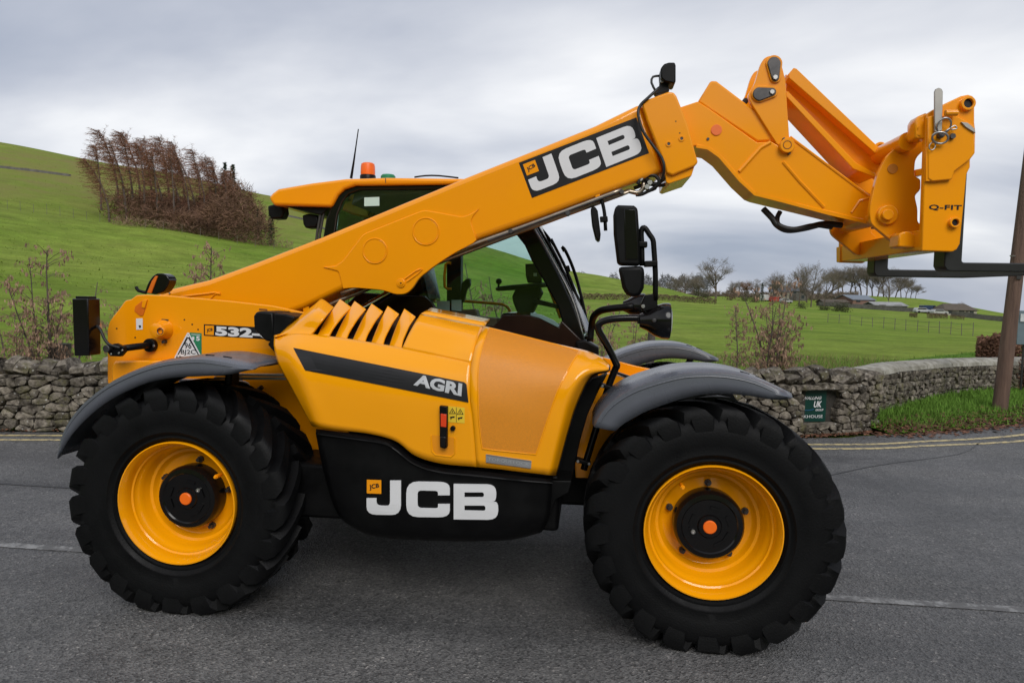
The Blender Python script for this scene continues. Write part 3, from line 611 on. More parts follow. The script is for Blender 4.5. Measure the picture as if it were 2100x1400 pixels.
# ---- boom
B0, B1 = .98, 1.36
boom_px = [(318, 604), (345, 593), (425, 574), (518, 540), (660, 485), (950, 365), (1220, 257), (1316, 210), (1362, 352), (1100, 449), (977, 492), (703, 594), (624, 632), (560, 655), (420, 668), (318, 650)]
bm_ = MB().prism([Y(p, B0) for p in boom_px], (0, B1 - B0, 0))
bo = bm_.build('boom', YEL, TH, bevel=.035, seg=4, label='yellow outer boom section rising to the right')
rp2 = [(662, 548, 0), (688, 545, 0), (703, 535, 8), (745, 480, 8), (869, 430.5, 10), (950, 445, 8), (968, 437, 0), (983, 427, 0), (969, 444, 5), (965, 455, 4), (977, 492, 0), (970, 499, 0), (930, 520, 10), (896, 542, 15), (858, 571, 12), (846, 592, 12), (832, 603, 8), (812, 604, 8), (785, 595, 10), (728, 590, 10), (703, 592, 0), (694, 556, 5)]
MB().prism([Y((p.x, p.y), B0 - .008) for p in rpoly(rp2)], (0, .03, 0)).build('reinforcing_plate', YEL, bo, bevel=.004)
for c, r in (((768.5, 514.5), 26.5), ((873, 474.5), 28.5)):
    ring('pressed_ring', c, r, r - 2.5, B0 - .0135, B0 - .005, YEL, bo, 40, .002); disc('pressed_disc', c, r - 2.6, B0 - .0105, B0 - .004, YEL, bo, 40, .002)
disc('pin_head', (822, 580.5), 9, B0 - .016, B0, YEL, bo, 24, .002); disc('pin_bolt', (822, 580.5), 5.5, B0 - .022, B0 - .01, YEL, bo, 6, .001); disc('pin_bore', (822, 580.5), 1.8, B0 - .0235, B0 - .015, DBK, bo, 8, 0)
for l_ in ([(830, 572), (852, 556), (864, 551)], [(834, 578), (856, 562), (866, 552)]):
    MB().tube([Y(p, B0 - .012) for p in l_], .004, 6).build('weld_bead', YEL, bo)
MB().prism([Y(p, B1 + .0) for p in [(703, 592), (785, 595), (812, 604), (832, 603), (856, 572), (896, 542), (970, 499)]], (0, .03, 0)).build('far_gusset', YEL, bo, bevel=.003)
MB().tube([Y(p, B0 - .004) for p in [(372, 608), (425, 602), (440, 600), (452, 603)]], .006, 6).build('weld_bead', YEL, bo)
MB().tube([Y(p, B0 - .004) for p in [(432, 612), (440, 604), (452, 600)]], .004, 6).build('weld_bead', YEL, bo)
disc('boom_bolt', (347, 601), 2, B0 - .006, B0, STL, bo, 8, .001)
bd2 = sticker('boom_decal', [(1064, 334), (1305, 241), (1331, 314), (1091, 406)], B0, DBK, TH, eps=.002)
big_letters([(1072, 337.5), (1298, 251), (1319, 311), (1093, 397)], B0, bd2, eps=.004)
# lift ram
pipe('lift_ram_rod', [(700, 660, 1.17), (845, 575, 1.17)], .028, CHR, TH, 0, 14)
pipe('lift_ram_barrel', [(470, 800, 1.17), (740, 638, 1.17)], .055, YEL, TH, 0, 16)
plate('ram_lug', [(620, 628), (632, 622), (634, 640), (622, 642)], 1.0, 1.1, YEL, TH)
# tubes under the boom
pipe('boom_tube', [(700, 602, .99), (760, 580, .99), (860, 540, .99), (980, 498, .99), (1100, 455, .99), (1230, 406, .99), (1275, 389, .99)], .013, TUB, TH, 2)
pipe('boom_tube', [(640, 640, 1.03), (760, 590, 1.03), (900, 538, 1.03), (1000, 500, 1.03), (1150, 444, 1.03), (1275, 398, 1.03), (1290, 392, 1.03), (1306, 396, 1.03), (1318, 388, 1.03), (1320, 372, 1.03)], .014, TUB, TH, 2)
pipe('boom_tube', [(1000, 494, .985), (1150, 438, .985), (1260, 397, .985)], .008, DST, TH, 0)
for c in ((1047, 474), (1164, 437), (1275, 393)): disc('tube_clip', c, 5, .975, 1.03, DST, TH, 10, .002)
for pts in ([(1316, 372, 1.02), (1330, 360, 1.0), (1346, 362, 1.0), (1352, 376, 1.0), (1340, 386, 1.02), (1318, 398, 1.03), (1305, 400, 1.05)], [(1322, 372, 1.04), (1340, 378, 1.02), (1356, 372, 1.0), (1364, 362, .98)], [(1308, 378, 1.0), (1314, 366, 1.0), (1330, 370, 1.02), (1345, 384, 1.03), (1330, 392, 1.04)], [(1300, 386, 1.06), (1325, 378, 1.05), (1360, 380, 1.05), (1370, 366, 1.06)]):
    pipe('boom_hose', pts, .011, HOS, TH, 4)
for c in ((1314, 366), (1333, 374), (1327, 383)): disc('hose_fitting', c, 5.5, .99, 1.04, STL, TH, 6, .001)
# boom head
col_px = [(1316, 212), (1330, 203), (1371, 188), (1382, 189), (1388, 197), (1409, 250), (1432, 333), (1424, 341), (1379, 360), (1367, 355), (1353, 314), (1326, 246)]
bh = MB().prism([Y(p, B0 - .045) for p in col_px], (0, B1 - B0 + .09, 0)).build('boom_head', YEL, TH, bevel=.012, seg=3)
plate('wear_pad_block', [(1364, 352), (1366, 374), (1372, 377), (1418, 361), (1424, 342), (1380, 358)], B0 - .02, B1 + .02, YEL, bh, bevel=.004)
for c in ((1371.5, 295), (1398, 284)): ring('pad_hole', c, 6, 3.2, B0 - .05, B0 - .04, YEL, bh, 20, .001); disc('pad_bore', c, 4, B0 - .0465, B0 - .04, DST, bh, 16, 0)
for c in ((1386, 249), (1394, 273)): disc('small_hole', c, 1.4, B0 - .0465, B0 - .04, DBK, bh, 8, 0)
disc('head_bolt', (1313, 219), 3, B0 - .01, B0, WHT, bh, 10, .001)
pipe('lamp_wire', [(1352, 180, .95), (1330, 200, .93), (1313, 217, .93), (1309, 236, .92), (1318, 268, .92), (1340, 300, .925), (1357, 324, .92), (1362, 345, .92), (1357, 372, .96)], .009, HOS, TH, 4)
pipe('lamp_wire', [(1345, 188, .97), (1336, 170, .98), (1339, 158, .99), (1352, 156, 1.0)], .007, HOS, TH, 2)
wk = plate('work_light', [(1355, 140), (1362, 131), (1372, 128), (1384, 128), (1386, 134), (1386, 168), (1382, 171), (1364, 167), (1356, 160)], .96, 1.10, BLK, TH, bevel=.012)
plate('light_bracket', [(1354, 166), (1368, 166), (1373, 186), (1345, 194), (1341, 188), (1352, 178)], 1.0, 1.06, BLK, wk, bevel=.003)
disc('light_pivot', (1358, 166), 4, .99, 1.07, STL, wk, 10, .001)
# inner boom / goose neck
N0, N1 = 1.02, 1.32
neck = plate('boom_neck', [(1380, 225), (1431, 208), (1452, 221), (1553, 292), (1582, 290), (1604, 303), (1618, 279), (1786, 404), (1784, 456), (1700, 435), (1560, 401), (1548, 396), (1520, 370), (1478, 322), (1455, 305), (1427, 299), (1400, 303)], N0, N1, YEL, TH, bevel=.006, label='yellow cranked boom end leading down to the fork carriage')
plate('neck_top_plate', [(1431, 209), (1458, 165), (1470, 166), (1618, 278), (1604, 302), (1582, 289), (1553, 291)], N0 + .02, N1 - .02, YEL, TH, bevel=.012)
strip('lower_flange', [(1428, 300), (1452, 304), (1476, 321), (1518, 370), (1548, 398), (1600, 411), (1700, 438), (1783, 457)], 6, N0, YEL, neck, .012)
def rib(pts, r, par, y): return MB().tube([Y(p, y) for p in pts], r, 6).build('weld_rib', YEL, par)
rib([(1516, 352), (1560, 303), (1580, 292)], .012, neck, N0); rib([(1606, 332), (1640, 372), (1690, 425)], .010, neck, N0); rib([(1746, 436), (1762, 412), (1786, 404)], .008, neck, N0)
rib([(1560, 402), (1640, 421), (1784, 455)], .008, neck, N0); rib([(1620, 281), (1700, 341), (1784, 404)], .008, neck, N0); rib([(1428, 298), (1455, 305), (1478, 322), (1520, 370), (1548, 397)], .008, neck, N0)
disc('wear_plug', (1469.5, 266.5), 11, N0 - .006, N0, mat('plug_orange', (.86, .17, .02), .5, c2=(.8, .15, .02), noise_scale=20), neck, 20, .001)
disc('neck_bolt', (1452, 285), 3, N0 - .006, N0, DST, neck, 8, .001)
bs = disc('pivot_collar', (1615.5, 298), 15, N0 - .035, N0, YEL, TH, 26, .004); ring('pivot_groove', (1615, 297), 9, 7, N0 - .037, N0 - .03, mat('slot_shade', (.3, .1, .004)), bs); disc('grease_point', (1619, 313.5), 3, N0 - .02, N0, DST, bs, 8, .001); disc('grease_point', (1608, 284), 2.2, N0 - .02, N0, DST, bs, 8, .001)
# lever plates at the top
LV = rpoly([(1560, 130, 12), (1571, 115, 12), (1597, 114, 14), (1605, 140, 8), (1611, 165, 0), (1620, 300, 8), (1596, 300, 8), (1541, 213, 8), (1533, 196, 8), (1548, 172, 10)])
lv = MB().prism([Y((p.x, p.y), N0 + .0) for p in LV], (0, .035, 0)).build('lever_plate', YEL, TH, bevel=.004)
MB().prism([Y((p.x, p.y), N0) + Vector((0, .25, 0)) for p in LV], (0, .035, 0)).build('lever_plate', YEL, TH, bevel=.004)
def tear(c0, r0, c1, r1):
    a = math.atan2(c1[1] - c0[1], c1[0] - c0[0]); o = []
    for i in range(13): t = a + math.pi / 2 + math.pi * i / 12; o.append((c0[0] + r0 * math.cos(t), c0[1] + r0 * math.sin(t)))
    for i in range(9): t = a - math.pi / 2 + math.pi * i / 8; o.append((c1[0] + r1 * math.cos(t), c1[1] + r1 * math.sin(t)))
    return o
for c0, c1 in (((1588, 130), (1590.5, 158)), ((1558, 192.5), (1584, 188))):
    plate('pin_boss', tear(c0, 17, c1, 12), N0 - .012, N0, YEL, lv, bevel=.003)
    plate('pin_keeper', tear(c0, 13.5, c1, 8), N0 - .022, N0 - .01, DST, lv, bevel=.003)
    b_ = disc('keeper_bolt', c1, 5, N0 - .032, N0 - .02, STL, lv, 6, .001)
disc('ram_hose_end', (1529, 207), 6, 1.1, 1.2, HOS, TH, 12, .002)
# tilt link: I-section arm
tl = MB(); wb_ = [(1612, 152), (1622, 160), (1812, 320), (1800, 365), (1750, 342), (1613, 196)]
tlo = MB().prism([Y(p, 1.13) for p in wb_], (0, .06, 0)).build('tilt_link', YEL, TH, bevel=.004)
plate('link_flange', [(1617, 152), (1628, 139), (1634, 141), (1818, 317), (1808, 326), (1618, 160)], 1.05, 1.28, YEL, tlo, bevel=.004)
plate('link_flange', [(1612, 188), (1616, 187), (1756, 334), (1796, 356), (1794, 364), (1749, 346), (1612, 198)], 1.05, 1.28, YEL, tlo, bevel=.004)
# carriage side plates
SP = rpoly([(1788, 403, 6), (1800, 357, 10), (1817, 322, 10), (1848, 292, 8), (1876, 279, 4), (1880, 262, 4), (1902, 276, 4), (1898, 305, 10), (1877, 325, 12), (1875, 360, 6), (1888, 368, 4), (1888, 389, 6), (1876, 401, 6), (1882, 428, 6), (1882, 456, 6), (1893, 462, 4), (1893, 508, 4), (1846, 508, 6), (1786, 459, 10), (1783, 432, 10)])
for yy in (.82, 1.46):
    o = MB().prism([Y((p.x, p.y), .82) + Vector((0, yy - .82, 0)) for p in SP], (0, .035, 0)).build('tilt_plate', YEL, TH, bevel=.005)
pb = disc('tilt_pivot', (1822, 440), 20, .795, .83, YEL, TH, 30, .006); disc('pivot_head', (1822, 440), 11, .77, .80, YEL, pb, 24, .004)
MB().cyl(Y((1822, 440), .80), Y((1822, 440), .80) + Vector((0, .75, 0)), .045, 20).build('tilt_shaft', YEL, TH)
disc('plate_hole', (1831, 346), 10, .815, .83, mat('recess_dim', (.55, .19, .006), .5, c2=(.5, .17, .006), noise_scale=9), TH, 20, .001)
MB().cyl(Y((1862, 290), .75), Y((1862, 290), .75) + Vector((0, .85, 0)), .05, 20).build('upper_cross_tube', YEL, TH)
ring('far_tube_end', (1806, 303), 12, 7, 1.50, 1.58, YEL, TH, 24, .003)
plate('far_lug', rpoly([(1733, 340, 6), (1744, 326, 6), (1770, 335, 4), (1792, 372, 4), (1790, 400, 3), (1745, 378, 4), (1732, 362, 4)]) and [(1733, 345), (1742, 328), (1770, 335), (1792, 372), (1790, 402), (1745, 378), (1732, 362)], 1.40, 1.44, YEL, TH)
disc('lug_bore', (1760, 360), 9, 1.385, 1.40, mat('slot_shade', (.3, .1, .004)), TH, 18, .001)
plate('weld_lug', [(1842, 506), (1844, 480), (1852, 475), (1866, 474), (1872, 480), (1893, 474), (1893, 509)], .70, .82, YEL, TH, bevel=.008)
plate('cross_bar', [(1877, 348), (1897, 344), (1897, 358), (1877, 362)], .9, 1.5, YEL, TH)
# fork carriage frame
QP = [(1900, 234), (1912, 226), (1937, 213), (1971, 197), (1986, 194), (1996, 197), (1999, 205), (1999, 251), (2001, 268), (2000, 314), (1990, 327), (1990, 343), (1983, 357), (1969, 500), (1963, 511), (1954, 516.5), (1890, 514.5), (1894, 403)]
qf = empty('fork_carriage', Y((1925, 516), .9), TH, label='yellow fork carriage with side plate lettering')
for yy in (.60, 1.80):
    MB().prism([Y(p, .60) + Vector((0, yy - .60, 0)) for p in QP], (0, .04, 0)).build('side_plate', YEL, qf, bevel=.006)
plate('latch_plate', [(1903, 240), (1911, 237), (1960, 236), (1999, 258), (2000, 314), (1990, 327), (1958, 351), (1953, 368), (1912, 372), (1903, 366)], .575, .605, YEL, qf, bevel=.006)
plate('latch_side', [(1899, 300), (1911, 312), (1911, 371), (1899, 372)], .58, .60, YEL, qf, bevel=.002)
plate('hook_block', [(1877, 284), (1877, 248), (1884, 238), (1902, 230), (1904, 286)], .62, .72, YEL, qf, bevel=.01)
c_ = Y((1892, 270), .62); MB().cyl(c_, c_ + Vector((0, 1.2, 0)), .032, 18).build('top_cross_tube', YEL, qf)
bl = [Y(p, .62) for p in [(1890, 470), (1950, 470), (1950, 514), (1890, 513)]]
MB().prism(bl, (0, 1.28, 0)).build('lower_cross_beam', YEL, qf, bevel=.006)
fe = [Y(p, 1.86) for p in [(1726, 470), (1732, 470), (1772, 480), (1772, 538), (1726, 537)]]
MB().prism(fe, (0, .05, 0)).build('far_end_plate', YEL, qf, bevel=.005)
MB().prism([Y(p, 1.5) for p in [(1728, 468), (1800, 470), (1840, 515), (1836, 524), (1748, 516)]], (0, .04, 0)).build('far_web', YEL, qf, bevel=.004)
disc('web_bolt', (1754, 503), 5, 1.49, 1.5, STL, qf, 10, .001)
for c, r in (((1987, 211.5), 14), ((1960, 456), 10.5)):
    ring('bush', c, r, r * .66, .575, .60, YEL, qf, 24, .002); disc('bush_bore', c, r * .68, .590, .597, DBK, qf, 18, 0)
lettering('plate_lettering', 'Q-FIT', [(1905.5, 419.5), (1973, 420.5), (1972, 432.5), (1905, 431.5)], .60, DBK, qf, bold=.025, eps=.002, spacing=1.05)
plate('locking_lever', rpoly([(1917, 188, 0), (1918, 181, 6), (1933, 181, 6), (1934, 188, 0), (1932, 268, 3), (1917, 270, 3)]) and [(1917, 188), (1919.5, 182.5), (1925.5, 180), (1931.5, 182.5), (1934, 188), (1932, 268), (1917, 270)], .555, .567, mat('raw_steel', (.42, .40, .37), .5, .5, c2=(.36, .34, .31), noise_scale=12), qf, bevel=.002)
MB().cyl(Y((1938, 232), .545), Y((1938, 232), .545) + Vector((.06, 0, 0)), .016, 14).build('spring_pin', YEL, qf, bevel=.003)
def loop(name, c, rx, ry, rot_, y, r, m, par, tilt=0):
    pts = []
    for i in range(25):
        a = 2 * math.pi * i / 24; x, y_ = rx * math.cos(a), ry * math.sin(a); cr2, sr2 = math.cos(rot_), math.sin(rot_)
        p = Y((c[0] + x * cr2 - y_ * sr2, c[1] + x * sr2 + y_ * cr2), y); p.y += tilt * math.sin(a) ; pts.append(p)
    return MB().tube(pts, r, 6, False).build(name, m, par, smooth='all')
loop('pull_ring', (1936, 258), 14, 14, 0, .545, .005, STL, qf, .02); loop('safety_ring', (1928, 283), 16, 10, .25, .54, .006, STL, qf, .015); loop('split_ring', (1912, 300), 6, 8, .5, .56, .003, STL, qf)
disc('lever_bolt', (1932, 277), 6, .545, .575, DST, qf, 6, .001); disc('lever_bolt', (1955, 279), 6, .555, .575, DST, qf, 6, .001)
pipe('spring_clip', [(1938, 270, .55), (1950, 262, .55), (1958, 258, .55), (1962, 264, .55), (1950, 266, .55)], .004, STL, qf, 3, 6)
plate('lock_hook', [(1971, 250), (1985, 252), (1999, 264), (2001, 273), (1992, 268), (1980, 260)], .565, .575, MATS['raw_steel'], qf, bevel=.002)
for yy, pa in ((.66, 'near'), (1.58, 'far')):
    f0 = Y((1936, 555), .66); x0 = f0.x; zb = f0.z - .002
    th_ = .047; L_ = 1.15
    prof = [(x0, zb + .62), (x0, zb + .03), (x0 + .012, zb + .008), (x0 + .03, zb), (x0 + .62, zb), (x0 + L_, zb + .03), (x0 + L_, zb + .042), (x0 + .5, zb + th_), (x0 + .095, zb + th_), (x0 + .088, zb + .055), (x0 + .088, zb + .62)]
    MB().prism([Vector((x, yy, z)) for x, z in prof], (0, .125, 0)).build('fork', mat('fork_paint', (.012, .012, .013), .38, c2=(.018, .018, .019), noise_scale=10), qf, bevel=.006, label=pa + ' black pallet fork')
# hose under the neck
pipe('tilt_hose', [(1565, 428, 1.15), (1583, 447, 1.13), (1594, 462, 1.12), (1615, 472, 1.12), (1650, 468, 1.14), (1690, 459, 1.18), (1725, 462, 1.22)], .019, HOS, TH, 5, 10)
pipe('tilt_hose', [(1600, 434, 1.15), (1594, 447, 1.14), (1598, 462, 1.11), (1628, 470, 1.11), (1670, 462, 1.15), (1705, 466, 1.2)], .015, HOS, TH, 5, 10)
# ---- front bracket with lamps and mirror
LY = .33
lampf = pipe('lamp_bar', [(1197, 962, .40), (1222, 880, .40), (1247, 795, .40), (1262, 756, .38), (1264, 746, .37), (1244, 706, .35), (1229, 680, .34), (1227, 668, .335), (1236, 659, LY), (1256, 654, LY), (1290, 652, LY), (1335, 653, LY)], .019, BLG, TH, 4, 12)
for c in ((1246, 792), (1196, 946)): plate('bar_bracket', [(c[0] - 14, c[1] - 6), (c[0] + 16, c[1] + 3), (c[0] + 14, c[1] + 9), (c[0] - 15, c[1] + 2)], .37, .43, BLK, TH, bevel=.003); disc('bracket_bolt', (c[0] - 11, c[1]), 3, .362, .37, STL, TH, 8, .001); disc('bracket_bolt', (c[0] + 12, c[1] + 5), 3, .362, .37, STL, TH, 8, .001)
pipe('lamp_bar', [(1210, 700, 1.1), (1213, 670, 1.1), (1217, 650, 1.05), (1230, 638, 1.0), (1250, 633, .95), (1300, 628, .9)], .022, BLK, TH, 4, 12)
def headlamp(c, y, s):
    a = Y(c, y); h = MB().lathe([(.0, -.10 * s), (.035 * s, -.095 * s), (.05 * s, -.06 * s), (.078 * s, -.02 * s), (.092 * s, .02 * s), (.094 * s, .05 * s), (.09 * s, .058 * s)], a, 'x', 28, True).build('headlamp', BLG, TH)
    MB().lathe([(.086 * s, .056 * s), (.06 * s, .066 * s), (0, .07 * s)], a, 'x', 24).build('lamp_glass', LNS, h); return h
headlamp((1350, 658), LY, 1.0); headlamp((1305, 628), .95, .85)
hb_ = headlamp
disc('lamp_side_marker', (1342, 657), 4.5, LY - .09, LY - .05, DST, TH, 14, .004)
mi = [(1262, 423), (1268, 420), (1300, 421), (1308, 426), (1311, 470), (1315, 540), (1312, 545), (1270, 544), (1266, 538), (1259, 480), (1258, 440)]
mr = plate('wing_mirror', mi, .26, .33, BLK, TH, bevel=.018, label='tall black wing mirror')
plate('mirror_back_panel', [(1280, 428), (1304, 430), (1309, 532), (1282, 532)], .255, .262, BLG, mr, bevel=.004)
ml = plate('lower_mirror', [(1268, 547), (1320, 545), (1322, 560), (1321, 590), (1314, 605), (1300, 610), (1285, 605), (1277, 590)], .26, .33, BLK, TH, bevel=.018)
pipe('mirror_bar', [(1317, 545, .30), (1316, 500, .30), (1315, 480, .30), (1317, 469, .30), (1323, 468, .30), (1332, 481, .30), (1339, 492, .30), (1341, 510, .30), (1344, 560, .30), (1344, 615, .31)], .014, BLK, TH, 3, 10)
for a_, b_ in (((1298, 500), (1328, 501)), ((1322, 541), (1349, 540))): plate('mirror_clamp', [(a_[0], a_[1] - 6), (b_[0], b_[1] - 6), (b_[0], b_[1] + 6), (a_[0], a_[1] + 6)], .27, .33, BLK, TH, bevel=.005)
plate('lamp_bracket', [(1322, 606), (1348, 600), (1349, 632), (1335, 636), (1318, 640), (1314, 625)], .30, .36, BLK, TH, bevel=.006)
disc('bracket_bolt', (1319, 628), 4, .29, .30, STL, TH, 8, .001)
plate('cable_clip', [(1306, 650), (1318, 648), (1320, 662), (1308, 664)], .31, .35, BLK, TH, bevel=.003)
rm = plate('round_mirror', [(1211, 428), (1215, 423), (1221, 424), (1226, 432), (1232, 480), (1231, 491), (1226, 493), (1221, 487), (1214, 458)], .95, 1.12, BLK, TH, bevel=.015)
pipe('mirror_stem', [(1232, 408, 1.0), (1236, 418, 1.0), (1240, 440, 1.0), (1242, 473, 1.0)], .011, BLK, TH, 3)
plate('mirror_clamp', [(1230, 444), (1246, 443), (1247, 454), (1231, 455)], .98, 1.03, BLK, TH, bevel=.004)
plate('stem_mount', [(1219, 397), (1229, 395), (1233, 410), (1223, 412)], .99, 1.03, YEL, TH, bevel=.004)
# rear mirror on the boom foot
plate('rear_mirror', [(v.x, v.y) for v in rpoly([(296, 600, 4), (303, 580, 6), (314, 563, 10), (330, 559, 10), (346, 566, 8), (347, 580, 8), (336, 598, 6), (318, 604, 4)])], .72, .80, BLG, TH, bevel=.012)
plate('mirror_face', [(301, 600), (311, 576), (318, 566), (323, 566), (314, 590), (310, 602)], .712, .73, mat('dark_orange_tone', (.7, .16, .005)), TH, bevel=.003)
pipe('mirror_arm', [(279, 588, .8), (284, 596, .8), (300, 600, .8)], .01, BLK, TH, 2)

# ---- cab
K0, K1 = 1.46, 2.28
cab = MB()
rear_p = [(650, 560), (668, 450), (683, 412), (700, 393), (728, 381), (1010, 377), (1060, 405), (1094, 467), (1145, 560), (1174, 623), (1202, 705), (1170, 712), (1152, 657), (1144, 629), (1119, 583), (1090, 534), (1076, 503), (1050, 470), (1010, 410), (980, 389), (740, 389), (715, 398), (702, 414), (692, 440), (676, 560)]
cabo = MB().prism([Y(p, K0) for p in rear_p], (0, .06, 0)).build('cab_frame', BLG, TH, bevel=.01, label='black cab frame with tinted windows')
MB().prism([Y(p, K0) + Vector((0, K1 - K0, 0)) for p in rear_p], (0, .05, 0)).build('far_frame', BLG, cabo, bevel=.01)
plate('cab_lower_panel', [(690, 645), (735, 599), (816, 605), (870, 607), (890, 625), (905, 648), (945, 660), (1012, 668), (1032, 646), (1087, 646), (1120, 655), (1146, 670), (1152, 657), (1200, 704), (1235, 790), (700, 790)], K0 - .01, K0 + .03, INT, cabo, bevel=.008)
MB().prism([Y(p, K0) + Vector((0, K1 - K0, 0)) for p in [(650, 640), (800, 652), (1000, 660), (1110, 662), (1202, 704), (1215, 790), (660, 790)]], (0, .04, 0)).build('far_lower_panel', INT, cabo, bevel=.006)
plate('sill_sky_reflection', [(1088, 641), (1110, 645), (1135, 656), (1148, 667), (1144, 671), (1128, 663), (1106, 652), (1088, 647)], K0 - .016, K0 - .008, mat('painted_sky_reflection', (.16, .26, .26), .15, c2=(.14, .23, .23), noise_scale=8), cabo, bevel=.002)  # pale strip painted in for the sky reflected along the lower glass
MB().prism([Y(p, K0) for p in [(662, 700), (692, 440), (702, 412), (730, 388), (1000, 386), (1050, 430), (1094, 480), (1196, 704)]], (0, .006, 0)).build('side_window', GLS, cabo, smooth=False).location.y += .02
MB().prism([Y(p, K0) + Vector((0, K1 - K0 + .02, 0)) for p in [(662, 700), (692, 440), (702, 412), (730, 388), (1000, 386), (1050, 430), (1094, 480), (1196, 704)]], (0, .006, 0)).build('door_window', GLS, cabo, smooth=False)
ws = [Y(p, K0) for p in [(1062, 412), (1094, 467), (1145, 560), (1174, 623), (1200, 700)]]
MB().patch([[p + Vector((.012, .05, 0)) for p in ws], [p + Vector((.06, .4, .01)) for p in ws], [p + Vector((.012, .80, 0)) for p in ws]], 4, 4).build('windscreen', GLS, cabo, solid=.006)
bw = [Y(p, K0) for p in [(700, 394), (670, 450), (652, 560), (640, 650)]]
MB().patch([[p + Vector((0, .05, 0)) for p in bw], [p + Vector((-.01, .4, 0)) for p in bw], [p + Vector((0, .80, 0)) for p in bw]], 4, 3).build('rear_window', GLS, cabo, solid=.006)
for yy in (.0,): MB().box(Y((900, 790), K0) + Vector((0, .42, -.02)), (1.75, .84, .06)).build('cab_floor', BLK, cabo)
roof_px = [(550, 405), (558, 396), (570, 387), (640, 375), (708, 366.5), (792, 364), (950, 366), (1040, 374), (1085, 396), (1075, 410), (1010, 377), (728, 380), (706, 387), (693, 399), (679, 424), (560, 421)]
rf = MB().prism([Y(p, K0 - .03) for p in roof_px], (0, .90, 0)).build('cab_roof', YEL, cabo, bevel=.02, seg=3)
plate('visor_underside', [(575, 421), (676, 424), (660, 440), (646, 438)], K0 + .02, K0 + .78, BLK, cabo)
plate('headlining', [(730, 382), (1010, 379), (1000, 392), (760, 400), (720, 420)], K0 + .07, K0 + .8, mat('headlining_grey', (.10, .105, .10), .8, c2=(.08, .085, .08), noise_scale=5), cabo, bevel=.01)
o = sticker('roof_seam', [(790, 365.5), (791.5, 365.5), (791.5, 375), (790, 375)], K0 - .03, DST, cabo, eps=.001)
sticker('window_label', [(747, 405), (778, 404), (778, 422), (747, 423)], K0 + .018, mat('pale_label', (.55, .72, .66), .5, c2=(.5, .68, .62), noise_scale=9), cabo, eps=.002)
for c in ((565, 434), (636, 453)):
    q_ = [(c[0] - 17, c[1] - 12), (c[0] - 4, c[1] - 15), (c[0] + 15, c[1] - 12), (c[0] + 17, c[1] + 2), (c[0] + 12, c[1] + 14), (c[0] - 10, c[1] + 15), (c[0] - 15, c[1] + 6)]
    plate('rear_work_lamp', q_, 1.52, 1.62, BLK, TH, bevel=.012)
for x_ in (662, 656): pipe('rear_strut', [(x_ + 4, 425, 1.5), (x_ - 6, 480, 1.5), (x_ - 10, 530, 1.5)], .01, DST, TH, 0)
a = Y((754.5, 361), 1.9); sc = (a - CAM).dot(_fw) / FPX
be = MB().lathe([(14.5 * sc, 0), (14.8 * sc, 6 * sc), (14.3 * sc, 18 * sc), (13.2 * sc, 23 * sc), (10 * sc, 25 * sc), (0, 25.6 * sc)], a + Vector((0, 0, .004)), 'z', 24).build('beacon', ORG, TH, label='orange warning beacon')
MB().lathe([(0, -9 * sc), (16 * sc, -9 * sc), (16 * sc, 0), (15 * sc, 1.5 * sc), (0, 1.5 * sc)], a, 'z', 24).build('beacon_base', BLK, be)
MB().tube([Y((720, 366), 1.6), Y((725, 335), 1.6), Y((730, 300), 1.6), Y((735, 265), 1.6)], [.011, .008, .005, .004], 6).build('antenna', BLK, TH)
MB().lathe([(.055, -.02), (.055, 0), (.045, .012), (0, .014)], Y((796, 362), 1.8), 'z', 20).build('gps_dome', GRN, TH)
pipe('roof_wiper', [(850, 363.5, 1.6), (872, 360.5, 1.6), (900, 360.5, 1.6), (940, 365, 1.6)], .006, BLK, TH, 2)
# wipers and screen edge seen from the side
pipe('windscreen_trim', [(1097, 470, 1.5), (1148, 560, 1.5), (1178, 625, 1.5), (1199, 703, 1.5)], .006, STL, TH, 3)
pipe('washer_hose', [(1104, 466, 1.6), (1150, 545, 1.6), (1180, 620, 1.6), (1202, 700, 1.6)], .008, BLK, TH, 3)
pipe('wiper_arm', [(1130, 490, 1.7), (1160, 550, 1.7), (1185, 615, 1.7), (1205, 700, 1.7)], .011, BLK, TH, 3)
pipe('wiper_arm', [(1105, 463, 1.75), (1126, 488, 1.75), (1157, 540, 1.75)], .008, BLK, TH, 3)
pipe('wiper_blade', [(1152, 506, 1.8), (1160, 515, 1.8), (1176, 552, 1.8), (1190, 600, 1.8), (1210, 690, 1.8)], .012, BLK, TH, 3)
plate('wiper_joint', [(1160, 545), (1167, 544), (1170, 556), (1163, 560)], 1.68, 1.72, BLK, TH, bevel=.003)
plate('wiper_joint', [(1150, 508), (1157, 505), (1161, 514), (1154, 516)], 1.76, 1.82, BLK, TH, bevel=.003)
plate('screen_base', [(1180, 700), (1200, 697), (1228, 712), (1228, 740), (1190, 740)], 1.40, 1.6, BLK, TH, bevel=.01)
